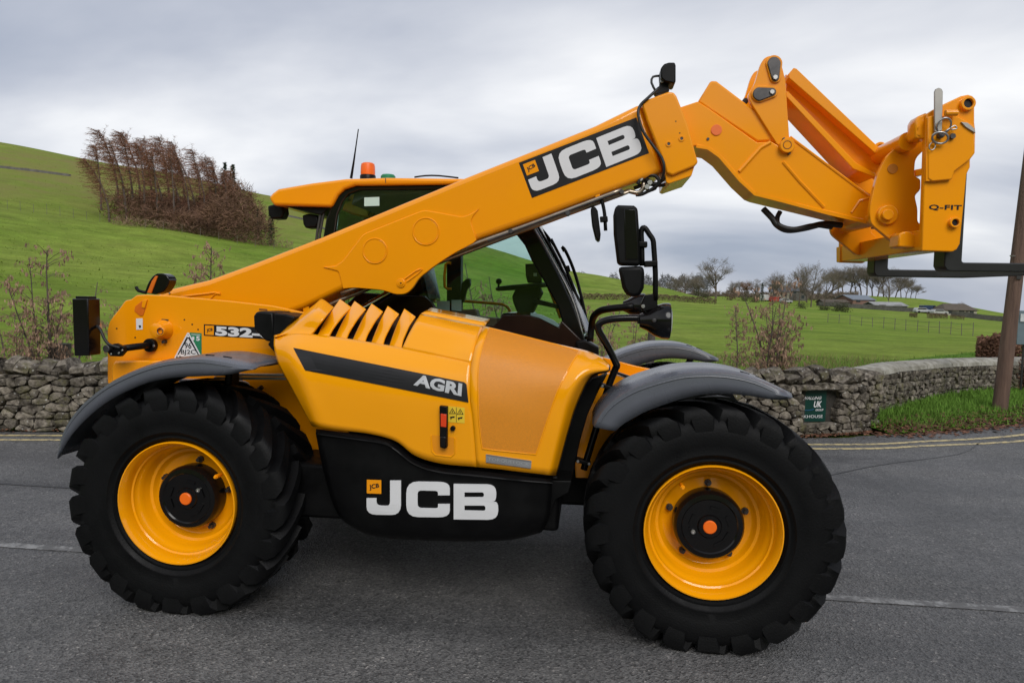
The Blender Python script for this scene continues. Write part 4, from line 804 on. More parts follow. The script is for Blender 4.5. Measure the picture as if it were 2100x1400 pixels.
# cab interior
plate('seat_back', [(770, 480), (850, 478), (880, 620), (790, 640)], 1.66, 2.1, INT, cabo, bevel=.03)
plate('door_post', [(916, 500), (945, 500), (945, 640), (916, 640)], 2.16, 2.26, BLK, cabo, bevel=.006)
pipe('grab_rail', [(925, 540, 2.1), (914, 542, 2.1), (912, 588, 2.1), (926, 592, 2.1)], .011, YEL, cabo, 2)
pipe('grab_rail', [(948, 617, 2.15), (1000, 621, 2.15), (1030, 624, 2.15), (1042, 631, 2.15), (1046, 640, 2.15)], .012, YEL, cabo, 3)
pipe('grab_rail', [(1114, 562, 2.2), (1132, 605, 2.2), (1150, 652, 2.2)], .014, YEL, cabo, 0)
plate('control_lever', [(946, 580), (955, 572), (963, 570), (964, 585), (956, 594), (950, 620), (943, 620)], 1.78, 1.85, BLK, cabo, bevel=.012)
plate('display_screen', [(1077, 541), (1104, 540), (1110, 552), (1110, 580), (1082, 580), (1078, 565)], 1.7, 1.78, BLK, cabo, bevel=.006)
plate('display_face', [(1094, 560), (1101, 560), (1101, 566), (1094, 566)], 1.695, 1.70, SIL, cabo, bevel=0)
a = Y((1072, 588), 1.85); R_ = Matrix.Rotation(-.10, 3, 'Y'); m = MB()
pts = [a + R_ @ Vector((.19 * math.cos(2 * math.pi * i / 32), .19 * math.sin(2 * math.pi * i / 32), 0)) for i in range(33)]; m.tube(pts, .016, 8, False); m.box(a, (.36, .05, .02), R_); m.build('steering_wheel', BLK, cabo)
sp = MB().lathe([(0, -.024), (.017, -.017), (.024, 0), (.017, .017), (0, .024)], Y((1023, 577), 1.75), 'z', 14).tube([Y((1023, 579), 1.75), Y((1022, 590), 1.75)], .008, 6).build('spinner_knob', BLK, cabo)
plate('steering_column', [(1058, 590), (1106, 588), (1112, 600), (1092, 642), (1062, 644), (1052, 620), (1050, 608)], 1.76, 1.92, BLK, cabo, bevel=.01)
plate('dash_arm', [(1095, 612), (1115, 617), (1148, 626), (1148, 634), (1110, 626), (1090, 622)], 1.7, 1.8, BLK, cabo, bevel=.004)
plate('dashboard', [(1028, 642), (1090, 641), (1090, 700), (1020, 700)], 1.6, 2.1, INT, cabo, bevel=.02)
for q_ in ([(896, 617), (922, 617), (922, 648), (896, 643)], [(926, 615), (946, 615), (946, 638), (926, 636)]): plate('notice_sheet', q_, 1.62, 1.624, PAP, cabo, bevel=0)
plate('arm_rest', [(930, 636), (975, 634), (980, 650), (1020, 652), (1020, 690), (920, 680)], 1.66, 1.8, mat('cab_brown', (.16, .09, .055), .6, c2=(.13, .07, .04), noise_scale=9), cabo, bevel=.01)
# ================================================================== the setting
# ---- terrain: heights (m) over bearing and distance, from measured slopes ahead; the hill behind the camera is added
COLS = {  # bearing given by the photo column: [(distance m, photo row)] ; first entries are metres of height
 0:    [(25, 648), (45, 580), (75, 503), (110, 425), (150, 350), (190, 290)],
 300:  [(25, 655), (45, 597), (75, 533), (110, 462), (150, 398), (190, 346)],
 600:  [(25, 662), (45, 612), (75, 566), (120, 505), (150, 462), (190, 407)],
 900:  [(25, 672), (45, 632), (75, 600), (120, 560), (150, 528), (190, 483)],
 1200: [(25, 690), (45, 650), (75, 629), (110, 613), (150, 590), (190, 560)],
 1330: [(25, 697), (45, 656), (75, 634), (110, 617), (150, 602), (190, 584)],
 1467: [(25, 702), (45, 662), (75, 642), (110, 625), (150, 619), (190, 614), (350, 606), (600, 602)],
 1700: [(25, 707), (45, 674), (80, 653), (130, 640), (190, 632), (250, 628), (350, 601)],
 1880: [(25, 715), (45, 685), (80, 667), (130, 654), (190, 646), (250, 638), (350, 610)],
 2100: [(25, 722), (45, 694), (80, 680), (130, 669), (190, 664), (250, 659), (350, 646)],
}
DS = [0.5, 6, 8.5, 10.5, 12, 14, 17, 20, 25, 32, 45, 58, 75, 92, 110, 130, 150, 170, 190, 205, 225, 250, 300, 350, 380, 430, 520, 700, 1000, 1600, 2600]
_wx = [-60, -30, -20, -12, -8, -4.84, -4.13, 0, 4.81, 5.55, 6.05, 7.4, 8.4, 9.6, 11.2, 20]; _wy = [-14, -2.6, .9, 2.62, 3.42, 4.1, 4.23, 4.95, 5.70, 6.0, 6.6, 8.2, 9.2, 10.1, 11.0, 17]
def bearing(px): d = ray(px, 607); return math.atan2(d.x, d.y)
prof = []
for px in sorted(COLS):
    c = COLS[px]; dd = [0.5, 7.5, 10.0, 14.0]; zz = [.2, .25, .32, .42]
    for d, py in c: dd.append(d); zz.append(D((px, py), d).z)
    last = zz[-1]; dl = dd[-1]
    dd += [dl * 1.25, dl * 1.8, 3000]; zz += [last - dl * .012, last - dl * .06, last - dl * .06 - 25]
    prof.append((bearing(px), dd, zz))
bk_d = [.5, 20, 30, 38, 52, 80, 130, 300, 3000]; bk_z = [-.06, -.06, -.06, 2.0, 9, 22, 34, 40, 30]  # unseen hill added behind the camera to block low sky and darken reflections
for b_ in (-1.75, -2.6, -3.15): prof.insert(0, (b_, bk_d, bk_z))
for b_ in (1.75, 2.6, 3.15): prof.append((b_, bk_d, bk_z))
_bs = [p[0] for p in prof]
_tab = np.array([[np.interp(math.log(d), np.log(p[1]), p[2]) for d in DS] for p in prof])
def ground_z(x, y):
    dx, dy = x - CAM.x, y - CAM.y; d = max(math.hypot(dx, dy), .5); b = math.atan2(dx, dy)
    j = float(np.interp(math.log(d), np.log(DS), range(len(DS)))); j0 = min(int(j), len(DS) - 2); f = j - j0
    col = _tab[:, j0] * (1 - f) + _tab[:, j0 + 1] * f
    i = float(np.interp(b, _bs, range(len(_bs)))); i0 = min(int(i), len(_bs) - 2); g = i - i0; g = g * g * (3 - 2 * g) * .5 + g * .5
    z = float(col[i0] * (1 - g) + col[i0 + 1] * g)
    if d > 13: z += (noise.noise(Vector((x * .045, y * .045, 3))) * .12 + noise.noise(Vector((x * .2, y * .2, 9))) * .03) * min(d / 60, 1.6) * min((d - 13) / 10, 1)
    wy = float(np.interp(x, _wx, _wy)) + .40
    if y < wy and d < 60 and abs(b) < 1.75: z = -.06
    if abs(b) >= 1.5 and d < 36: z = -.06
    return z
def build_terrain():
    bs = np.concatenate([np.linspace(-3.1416, -1.25, 30)[:-1], np.linspace(-1.25, 1.05, 200), np.linspace(1.05, 3.1416, 33)[1:]]); ds = np.concatenate([np.geomspace(.5, 7, 6)[:-1], np.geomspace(7, 260, 125), np.geomspace(265, 2600, 40)])
    vs = []; fs = []; n = len(ds)
    for b in bs:
        for d in ds: x = CAM.x + math.sin(b) * d; y = CAM.y + math.cos(b) * d; vs.append((x, y, ground_z(x, y)))
    for i in range(len(bs) - 1):
        for j in range(n - 1): a = i * n + j; fs.append((a, a + n, a + n + 1, a + 1))
    m = MB(); m.v = [Vector(v) for v in vs]; m.f = fs
    return m
GRASS = mat('pasture', (0.105, 0.165, 0.025), .9, spec=.03, coords='World')
def setup_grass():
    t = GRASS.node_tree; p = t.nodes['Principled BSDF']; g = t.nodes['Geometry']
    def ns(scale, det, rough=.6, sc=None):
        n = t.nodes.new('ShaderNodeTexNoise'); n.inputs['Scale'].default_value = scale; n.inputs['Detail'].default_value = det; n.inputs['Roughness'].default_value = rough
        if sc:
            mpp = t.nodes.new('ShaderNodeMapping'); mpp.inputs['Scale'].default_value = sc; t.links.new(g.outputs['Position'], mpp.inputs[0]); t.links.new(mpp.outputs[0], n.inputs['Vector'])
        else: t.links.new(g.outputs['Position'], n.inputs['Vector'])
        return n
    def ramp(n, a, b, ca, cb):
        r = t.nodes.new('ShaderNodeValToRGB'); r.color_ramp.elements[0].position = a; r.color_ramp.elements[1].position = b; r.color_ramp.elements[0].color = (*ca, 1); r.color_ramp.elements[1].color = (*cb, 1); t.links.new(n.outputs['Fac'], r.inputs[0]); return r
    def mixc(f, a, b, mode='MIX'):
        m = t.nodes.new('ShaderNodeMix'); m.data_type = 'RGBA'; m.blend_type = mode
        if isinstance(f, float): m.inputs[0].default_value = f
        else: t.links.new(f, m.inputs[0])
        t.links.new(a, m.inputs[6]); t.links.new(b, m.inputs[7]); return m.outputs[2]
    big = ramp(ns(.035, 6, .62, (1, 1.6, 1)), .36, .64, (.160, .262, .034), (.250, .325, .062))
    med = ramp(ns(.35, 6, .65), .35, .7, (.68, .66, .66), (1.15, 1.12, 1.1))
    fine = ramp(ns(6, 6, .75), .3, .72, (.55, .56, .55), (1.3, 1.28, 1.2))
    c = mixc(1.0, big.outputs[0], med.outputs[0], 'MULTIPLY'); c = mixc(.85, c, fine.outputs[0], 'MULTIPLY')
    # rough, olive and brownish sward on the steep ground
    sepx = t.nodes.new('ShaderNodeSeparateXYZ'); t.links.new(g.outputs['Position'], sepx.inputs[0])
    mr = t.nodes.new('ShaderNodeMapRange'); mr.inputs[1].default_value = 9; mr.inputs[2].default_value = 17; t.links.new(sepx.outputs['Z'], mr.inputs[0])
    rg = ramp(ns(.10, 6, .7, (1, 1, 3)), .36, .66, (.225, .200, .075), (.190, .240, .045))
    rgf = mixc(.8, rg.outputs[0], fine.outputs[0], 'MULTIPLY'); nn_ = ns(.05, 4); 
    ad = t.nodes.new('ShaderNodeMath'); ad.operation = 'MULTIPLY'; t.links.new(mr.outputs[0], ad.inputs[0]); rr = t.nodes.new('ShaderNodeMapRange'); rr.inputs[1].default_value = .32; rr.inputs[2].default_value = .52; t.links.new(nn_.outputs['Fac'], rr.inputs[0]); t.links.new(rr.outputs[0], ad.inputs[1])
    c = mixc(ad.outputs[0], c, rgf)
    # yellowish wisps
    wz = ramp(ns(.7, 5, .7, (.4, 1.6, 1)), .56, .72, (0, 0, 0), (1, 1, 1)); dry = t.nodes.new('ShaderNodeRGB'); dry.outputs[0].default_value = (.17, .165, .055, 1)
    sc_ = t.nodes.new('ShaderNodeMath'); sc_.operation = 'MULTIPLY'; sc_.inputs[1].default_value = .5; t.links.new(wz.outputs[0], sc_.inputs[0]); c = mixc(sc_.outputs[0], c, dry.outputs[0])
    t.links.new(c, p.inputs['Base Color'])
    b = t.nodes.new('ShaderNodeBump'); b.inputs['Strength'].default_value = .6; b.inputs['Distance'].default_value = .12; t.links.new(ns(3, 8, .75).outputs['Fac'], b.inputs['Height']); t.links.new(b.outputs[0], p.inputs['Normal'])
setup_grass()
ter = build_terrain(); TERR = link('terrain', ter.mesh('terrain', smooth='all', recalc=False), GRASS); tag(TERR, kind='structure')
def onground(px, dist):
    d = ray(px, 607); k = dist / math.hypot(d.x, d.y); x, y = CAM.x + d.x * k, CAM.y + d.y * k
    return Vector((x, y, ground_z(x, y)))

# ---- road
def asphalt(name, ca, cb):
    m = mat(name, ca, .62, spec=.5, coords='World'); t = m.node_tree; p = t.nodes['Principled BSDF']; g = t.nodes['Geometry']
    def tex(kind, scale, **k):
        n = t.nodes.new(kind); n.inputs['Scale'].default_value = scale
        for a, b in k.items(): n.inputs[a].default_value = b
        t.links.new(g.outputs['Position'], n.inputs['Vector']); return n
    def ramp(sock, *st):
        r = t.nodes.new('ShaderNodeValToRGB'); e = r.color_ramp.elements
        e[0].position, e[0].color = st[0][0], (*st[0][1], 1); e[1].position, e[1].color = st[-1][0], (*st[-1][1], 1)
        for s in st[1:-1]: q = e.new(s[0]); q.color = (*s[1], 1)
        t.links.new(sock, r.inputs[0]); return r.outputs[0]
    def mul(a, b, f=1.0, mode='MULTIPLY'):
        n = t.nodes.new('ShaderNodeMix'); n.data_type = 'RGBA'; n.blend_type = mode
        if isinstance(f, float): n.inputs[0].default_value = f
        else: t.links.new(f, n.inputs[0])
        t.links.new(a, n.inputs[6]); t.links.new(b, n.inputs[7]); return n.outputs[2]
    c = ramp(tex('ShaderNodeTexNoise', .55, Detail=6, Roughness=.62).outputs['Fac'], (.34, ca), (.66, cb))
    vo = tex('ShaderNodeTexVoronoi', 85)
    sp_ = ramp(vo.outputs['Color'], (.05, (.38, .38, .38)), (.45, (.95, .95, .95)), (.85, (1.35, 1.34, 1.32)), (.97, (2.6, 2.5, 2.4)))
    c = mul(c, sp_, 1.0)
    fn = ramp(tex('ShaderNodeTexNoise', 240, Detail=3, Roughness=.7).outputs['Fac'], (.3, (.6, .6, .6)), (.7, (1.35, 1.35, 1.35))); c = mul(c, fn, .8)
    pt = ramp(tex('ShaderNodeTexNoise', 2.6, Detail=8, Roughness=.72).outputs['Fac'], (.40, (.62, .62, .63)), (.52, (1, 1, 1))); c = mul(c, pt, .45)
    wm = t.nodes.new('ShaderNodeMapping'); wm.inputs['Scale'].default_value = (.16, 1.1, 1); t.links.new(g.outputs['Position'], wm.inputs[0]); wn = tex('ShaderNodeTexNoise', 1.0, Detail=7, Roughness=.6); t.links.new(wm.outputs[0], wn.inputs['Vector'])
    c = mul(c, ramp(wn.outputs['Fac'], (.36, (.62, .62, .63)), (.5, (1, 1, 1)), (.66, (1.22, 1.22, 1.2))), .9)
    rw = t.nodes.new('ShaderNodeMapRange'); rw.inputs[1].default_value = .35; rw.inputs[2].default_value = .65; rw.inputs[3].default_value = .42; rw.inputs[4].default_value = .75; t.links.new(wn.outputs['Fac'], rw.inputs[0]); t.links.new(rw.outputs[0], p.inputs['Roughness'])
    # cracks, and pale chippings pressed into the surface
    cr_ = tex('ShaderNodeTexVoronoi', .42); cr_.feature = 'DISTANCE_TO_EDGE'
    nz = tex('ShaderNodeTexNoise', 1.3, Detail=6); va = t.nodes.new('ShaderNodeVectorMath'); va.operation = 'MULTIPLY_ADD'; va.inputs[1].default_value = (.9, .9, .9); t.links.new(nz.outputs['Color'], va.inputs[0]); t.links.new(g.outputs['Position'], va.inputs[2]); t.links.new(va.outputs[0], cr_.inputs['Vector'])
    c = mul(c, ramp(cr_.outputs['Distance'], (.0, (.35, .35, .35)), (.006, (1, 1, 1)), (.5, (1, 1, 1))), .35)
    ch = tex('ShaderNodeTexVoronoi', 9); c2_ = t.nodes.new('ShaderNodeRGB'); c2_.outputs[0].default_value = (.30, .28, .26, 1)
    c = mul(c, c2_.outputs[0], ramp(ch.outputs['Distance'], (.04, (1, 1, 1)), (.065, (0, 0, 0)), (.9, (0, 0, 0))), 'MIX')
    t.links.new(c, p.inputs['Base Color'])
    b = t.nodes.new('ShaderNodeBump'); b.inputs['Strength'].default_value = .9; b.inputs['Distance'].default_value = .008; t.links.new(vo.outputs['Distance'], b.inputs['Height'])
    b2 = t.nodes.new('ShaderNodeBump'); b2.inputs['Strength'].default_value = .5; b2.inputs['Distance'].default_value = .02; t.links.new(tex('ShaderNodeTexNoise', 28, Detail=6, Roughness=.7).outputs['Fac'], b2.inputs['Height']); t.links.new(b.outputs[0], b2.inputs['Normal']); t.links.new(b2.outputs[0], p.inputs['Normal'])
    return m
ASP = asphalt('asphalt', (.090, .089, .088), (.140, .137, .135))
edge = [(-40, -6.5), (-20, .5), (-12, 2.35), (-8, 3.15), (-4.84, 3.95), (-4.13, 4.07), (0, 4.78), (4.81, 5.52), (5.6, 5.8), (6.15, 6.02), (7.0, 6.42), (7.9, 6.95), (9.0, 7.8), (11, 9.6), (16, 14.5), (26, 25)]
eg = smoothpath([(x, y, 0) for x, y in edge], 5)
vs = [v.copy() for v in eg] + [Vector((v.x, -40, 0)) for v in eg]; k = len(eg)
rows = 24; grid = [[Vector((e_.x, -40 + (e_.y + 40) * (j / rows) ** .5, 0)) for e_ in eg] for j in range(rows + 1)]
m = MB(); m.v = [v for r in grid for v in r]; m.f = [(j * k + i, j * k + i + 1, (j + 1) * k + i + 1, (j + 1) * k + i) for j in range(rows) for i in range(k - 1)]
ROAD = link('road', m.mesh('road', smooth=False), ASP); tag(ROAD, kind='structure')
def paint(name, col, wear, scale):
    m = mat(name, col, .7, coords='World'); t = m.node_tree; p = t.nodes['Principled BSDF']; g = t.nodes['Geometry']
    n = t.nodes.new('ShaderNodeTexNoise'); n.inputs['Scale'].default_value = scale; n.inputs['Detail'].default_value = 8; n.inputs['Roughness'].default_value = .75; t.links.new(g.outputs['Position'], n.inputs['Vector'])
    r = t.nodes.new('ShaderNodeValToRGB'); r.color_ramp.elements[0].position = wear; r.color_ramp.elements[1].position = wear + .12; t.links.new(n.outputs['Fac'], r.inputs[0])
    r.color_ramp.elements[0].color = (.11, .108, .106, 1); r.color_ramp.elements[1].color = (*col, 1); t.links.new(r.outputs[0], p.inputs['Base Color']); return m
YLN = paint('worn_yellow_line', (.56, .45, .22), .40, 13); WLN = paint('worn_white_line', (.27, .27, .265), .47, 9)
def line_strip(name, pts, wd, m, **t):
    P = smoothpath([(x, y, .004) for x, y in pts], 6); a, b = [], []
    for i, p in enumerate(P):
        d = (P[min(i + 1, len(P) - 1)] - P[max(i - 1, 0)]).normalized(); n_ = Vector((-d.y, d.x, 0)) * wd / 2; a.append(p + n_); b.append(p - n_)
    k = len(P); return MB().add(a + b, [(i, i + 1, k + i + 1, k + i) for i in range(k - 1)]).build(name, m, None, smooth=False, **t)
line_strip('road_marking', [(-14, 1.55), (-9, 2.72), (-4.6, 3.78), (0, 4.50), (4.82, 5.13), (6.25, 5.58), (7.8, 6.30), (9.5, 7.6), (12, 10)], .075, YLN, kind='structure')
line_strip('road_marking', [(-14, 1.30), (-9, 2.50), (-4.45, 3.56), (0, 4.26), (4.74, 4.88), (6.17, 5.32), (7.7, 5.95), (9.6, 7.2), (12.2, 9.6)], .075, YLN, kind='structure')
for a, b in ((-9, -6.5), (-4.6, -.85), (3.35, 6.2), (8.5, 11.5)):
    line_strip('road_marking', [(a, .75), ((a + b) / 2, .745), (b, .68 if b > 3 else .74)], .075, WLN, kind='structure')

TAR = mat('tar_joint', (.030, .030, .031), .5, c2=(.05, .05, .05), noise_scale=4)
line_strip('tar_joint', [(-8, 1.86), (-5, 1.95), (-3.2, 2.02), (-1.5, 2.0), (0.5, 2.06)], .03, TAR, kind='structure')
line_strip('tar_joint', [(4.2, 3.4), (5.2, 4.2), (6.3, 4.9), (6.9, 5.6)], .02, TAR, kind='structure')
# ---- verge on the right
def verge_z(x, y):
    # distance behind the road edge
    d = min(math.hypot(x - e_.x, y - e_.y) for e_ in eg); return .012 + .10 * min(d / .5, 1) + .075 * max(min(d - .5, 3.2), 0) + noise.noise(Vector((x * 2, y * 2, 0))) * .02
VG = mat('verge_turf', (.085, .17, .022), .9, spec=.03, c2=(.065, .12, .018), noise_scale=3, bump=.8, bump_scale=12, coords='World')
ve = [e_ for e_ in eg if e_.x > 6.0 and e_.x < 17]
m = MB(); rows = 22; kk = len(ve)
dirn = Vector((-.62, .78, 0))
for j in range(rows + 1):
    for i, e_ in enumerate(ve):
        q = e_ + dirn * (4.2 * j / rows) * (min(1, .12 + i / 12)); m.v.append(Vector((q.x, q.y, verge_z(q.x, q.y) - (.02 if j == 0 else 0))))
m.f = [(j * kk + i, j * kk + i + 1, (j + 1) * kk + i + 1, (j + 1) * kk + i) for j in range(rows) for i in range(kk - 1)]
VERGE = link('verge', m.mesh('verge', smooth='all'), VG); tag(VERGE, kind='structure')
vb = m.bvh()
def blades(name, n, pick, h, wd, m_, **t):
    vs = np.zeros((n * 3, 3)); k = 0
    for i in range(n):
        p = pick()
        if p is None: continue
        a = ru(0, 6.283); l = ru(*h); ln = ru(.1, .8) * l; b = ru(0, 6.283); w_ = ru(*wd)
        vs[k] = (p[0] + math.cos(a) * w_, p[1] + math.sin(a) * w_, p[2]); vs[k + 1] = (p[0] - math.cos(a) * w_, p[1] - math.sin(a) * w_, p[2]); vs[k + 2] = (p[0] + math.cos(b) * ln, p[1] + math.sin(b) * ln, p[2] + l); k += 3
    vs = vs[:k]; me = bpy.data.meshes.new(name); me.from_pydata(vs.tolist(), [], [(i, i + 1, i + 2) for i in range(0, k, 3)])
    o = link(name, me, m_); tag(o, **t); return o
GB = mat('grass_blade', (.115, .215, .036), .8, spec=.05, objrand=.45); GD = mat('dry_blade', (.20, .17, .075), .8, spec=.2, objrand=.4)
def pick_verge():
    e_ = random.choice(ve); d = ru(.16, 4.1); x, y = e_.x + dirn.x * d + ru(-.3, .3), e_.y + dirn.y * d + ru(-.3, .3); h = vb.ray_cast(Vector((x, y, 5)), Vector((0, 0, -1)))
    if h[0] is None: return None
    return (x, y, h[0].z)
blades('verge_grass', 32000, pick_verge, (.03, .11), (.003, .008), GB, label='short green grass on the verge below the pole', category='grass', kind='stuff')
LF = mat('fallen_leaf', (.13, .055, .028), .75, objrand=.6)
m = MB()
for i in range(3600):
    e_ = random.choice(ve[:int(len(ve) * .8)]); d = abs(random.gauss(.05, .19)); x, y = e_.x + dirn.x * d + ru(-.3, .3), e_.y + dirn.y * d + ru(-.25, .25)
    h = vb.ray_cast(Vector((x, y, 5)), Vector((0, 0, -1))); z = (h[0].z if h[0] else 0) + .006
    R = Matrix.Rotation(ru(0, 6.28), 3, 'Z') @ Matrix.Rotation(ru(-.6, .6), 3, 'X'); s = ru(.016, .04)
    m.add([Vector((x, y, z)) + R @ Vector(v) for v in ((-s, 0, 0), (0, -s * .6, .004), (s, 0, .008), (0, s * .6, .004))], [(0, 1, 2, 3)])
for i in range(900):
    x = ru(4.2, 6.3) if rnd() < .75 else ru(-9, -3.5); y = float(np.interp(x, _wx, _wy)) - abs(random.gauss(0, .10)) - .03; z = .008
    R = Matrix.Rotation(ru(0, 6.28), 3, 'Z') @ Matrix.Rotation(ru(-.6, .6), 3, 'X'); s = ru(.012, .03)
    m.add([Vector((x, y, z)) + R @ Vector(v) for v in ((-s, 0, 0), (0, -s * .6, .004), (s, 0, .008), (0, s * .6, .004))], [(0, 1, 2, 3)])
LEAVES = link('leaf_litter', m.mesh('leaf_litter', smooth=False, recalc=False), LF); tag(LEAVES, label='brown fallen leaves along the edge of the verge', category='leaves', kind='stuff')
# dead leaves and grit at the foot of the wall
def pick_wallback():
    px = ru(-250, 2250) if rnd() < .7 else ru(1450, 1850); d = ru(10.2, 17) if px < 1600 else ru(12, 18)
    p = onground(px, d); return (p.x, p.y, p.z) if p.z > .15 else None
blades('rough_grass', 16000, pick_wallback, (.03, .12), (.003, .007), GB, label='rough green grass behind the stone wall', category='grass', kind='stuff')
blades('dry_grass', 7000, pick_wallback, (.05, .24), (.002, .006), GD, label='straw coloured dead grass stems behind the wall', category='grass', kind='stuff')

def pick_pasture():
    px = ru(-150, 1150); d = math.exp(ru(math.log(45), math.log(185))); p = onground(px, d)
    if noise.noise(Vector((p.x * .08, p.y * .08, 4))) + ru(-.5, .5) < -.1: return None
    return (p.x, p.y, p.z - .01)
PT = mat('pasture_tuft', (.175, .245, .045), .9, spec=.03, objrand=.4)
blades('pasture_tufts', 12000, pick_pasture, (.04, .14), (.02, .08), PT, label='tufts of coarse grass over the fields and hillside', category='grass', kind='stuff')
# ---- dry stone wall
STN = mat('limestone', (.25, .22, .18), .95, spec=.1, c2=(.050, .042, .035), noise_scale=13, bump=1.0, bump_scale=34, coords='World', objrand=.5, detail=8)
def lichen(m):
    t = m.node_tree; p = t.nodes['Principled BSDF']; g = t.nodes['Geometry']; src = p.inputs['Base Color'].links[0].from_socket
    n = t.nodes.new('ShaderNodeTexNoise'); n.inputs['Scale'].default_value = 4.5; n.inputs['Detail'].default_value = 9; n.inputs['Roughness'].default_value = .75; t.links.new(g.outputs['Position'], n.inputs['Vector'])
    r = t.nodes.new('ShaderNodeValToRGB'); r.color_ramp.elements[0].position = .52; r.color_ramp.elements[1].position = .66; t.links.new(n.outputs['Fac'], r.inputs[0])
    m1 = t.nodes.new('ShaderNodeMix'); m1.data_type = 'RGBA'; t.links.new(r.outputs[0], m1.inputs[0]); t.links.new(src, m1.inputs[6]); m1.inputs[7].default_value = (.135, .125, .065, 1)
    n2 = t.nodes.new('ShaderNodeTexVoronoi'); n2.inputs['Scale'].default_value = 14; t.links.new(g.outputs['Position'], n2.inputs['Vector'])
    r2 = t.nodes.new('ShaderNodeValToRGB'); r2.color_ramp.elements[0].position = .10; r2.color_ramp.elements[1].position = .2; r2.color_ramp.elements[0].color = (.55, .55, .55, 1); r2.color_ramp.elements[1].color = (0, 0, 0, 1); t.links.new(n2.outputs['Distance'], r2.inputs[0])
    m2 = t.nodes.new('ShaderNodeMix'); m2.data_type = 'RGBA'; t.links.new(r2.outputs[0], m2.inputs[0]); t.links.new(m1.outputs[2], m2.inputs[6]); m2.inputs[7].default_value = (.52, .51, .48, 1)
    t.links.new(m2.outputs[2], p.inputs['Base Color'])
lichen(STN)
DRK = mat('wall_core', (.045, .04, .034), .95, c2=(.03, .027, .022), noise_scale=14, bump=.8, bump_scale=30, coords='World')
class Path2:
    def __init__(s, pts):
        s.p = [Vector((x, y, 0)) for x, y in pts]; s.l = [0]
        for a, b in zip(s.p, s.p[1:]): s.l.append(s.l[-1] + (b - a).length)
        s.L = s.l[-1]
    def at(s, t):
        t = max(0, min(t, s.L - 1e-6)); i = max(k for k in range(len(s.l)) if s.l[k] <= t); i = min(i, len(s.p) - 2)
        f = (t - s.l[i]) / (s.l[i + 1] - s.l[i]); d = (s.p[i + 1] - s.p[i]).normalized(); return s.p[i].lerp(s.p[i + 1], f), d, Vector((-d.y, d.x, 0))
    def near(s, x, y): return min((k * s.L / 600 for k in range(601)), key=lambda t: (s.at(t)[0] - Vector((x, y, 0))).length)
def halfclip(poly, n, c):
    o = []
    for i in range(len(poly)):
        a, b = poly[i], poly[(i + 1) % len(poly)]; da = a[0] * n[0] + a[1] * n[1] - c; db = b[0] * n[0] + b[1] * n[1] - c
        if da <= 0: o.append(a)
        if da * db < 0: t = da / (da - db); o.append((a[0] + (b[0] - a[0]) * t, a[1] + (b[1] - a[1]) * t))
    return o
def rubble(path, s0, s1, h0, h1, mw, mh, niche=None):
    """irregular fitted stones: returns list of (polygon in (s,h), centre)"""
    pts = []; r = 0; h = h0 - mh
    while h < h1 + mh:
        s = s0 - mw + (r % 2) * mw * .5; hh = mh * ru(.62, 1.5)
        while s < s1 + mw: ww = mw * ru(.42, 1.95); pts.append((s + ww * .5 + ru(-.1, .1) * mw, h + hh * .5 + ru(-.28, .28) * mh)); s += ww
        h += hh; r += 1
    A = np.array(pts); k = mw / mh * .82; out_ = []
    for i, (x, y) in enumerate(pts):
        if not (s0 < x < s1 and h0 - .02 < y < h1 + .02): continue
        dd = (A[:, 0] - x) ** 2 + ((A[:, 1] - y) * k) ** 2; idx = np.argsort(dd)[1:15]
        poly = [(x - mw * 2, y - mh * 2), (x + mw * 2, y - mh * 2), (x + mw * 2, y + mh * 2), (x - mw * 2, y + mh * 2)]
        for j in idx:
            nx, ny = A[j, 0] - x, (A[j, 1] - y) * k * k; mx_, my_ = (A[j, 0] + x) / 2, (A[j, 1] + y) / 2
            poly = halfclip(poly, (nx, ny), nx * mx_ + ny * my_)
            if len(poly) < 3: break
        poly = halfclip(poly, (0, -1), -h0); poly = halfclip(poly, (0, 1), h1) if len(poly) > 2 else poly
        if niche and len(poly) > 2:
            a, b, c, d = niche
            if a < x < b and c < y < d: continue
            ex = [(a - x, (1, 0), a), (x - b, (-1, 0), -b), (c - y, (0, 1), c), (y - d, (0, -1), -d)]; e_ = max(ex, key=lambda q: q[0])
            xs = [p[0] for p in poly]; ys = [p[1] for p in poly]
            if max(xs) > a and min(xs) < b and max(ys) > c and min(ys) < d: poly = halfclip(poly, e_[1], e_[2])
        if len(poly) >= 3: out_.append((poly, (x, y)))
    return out_
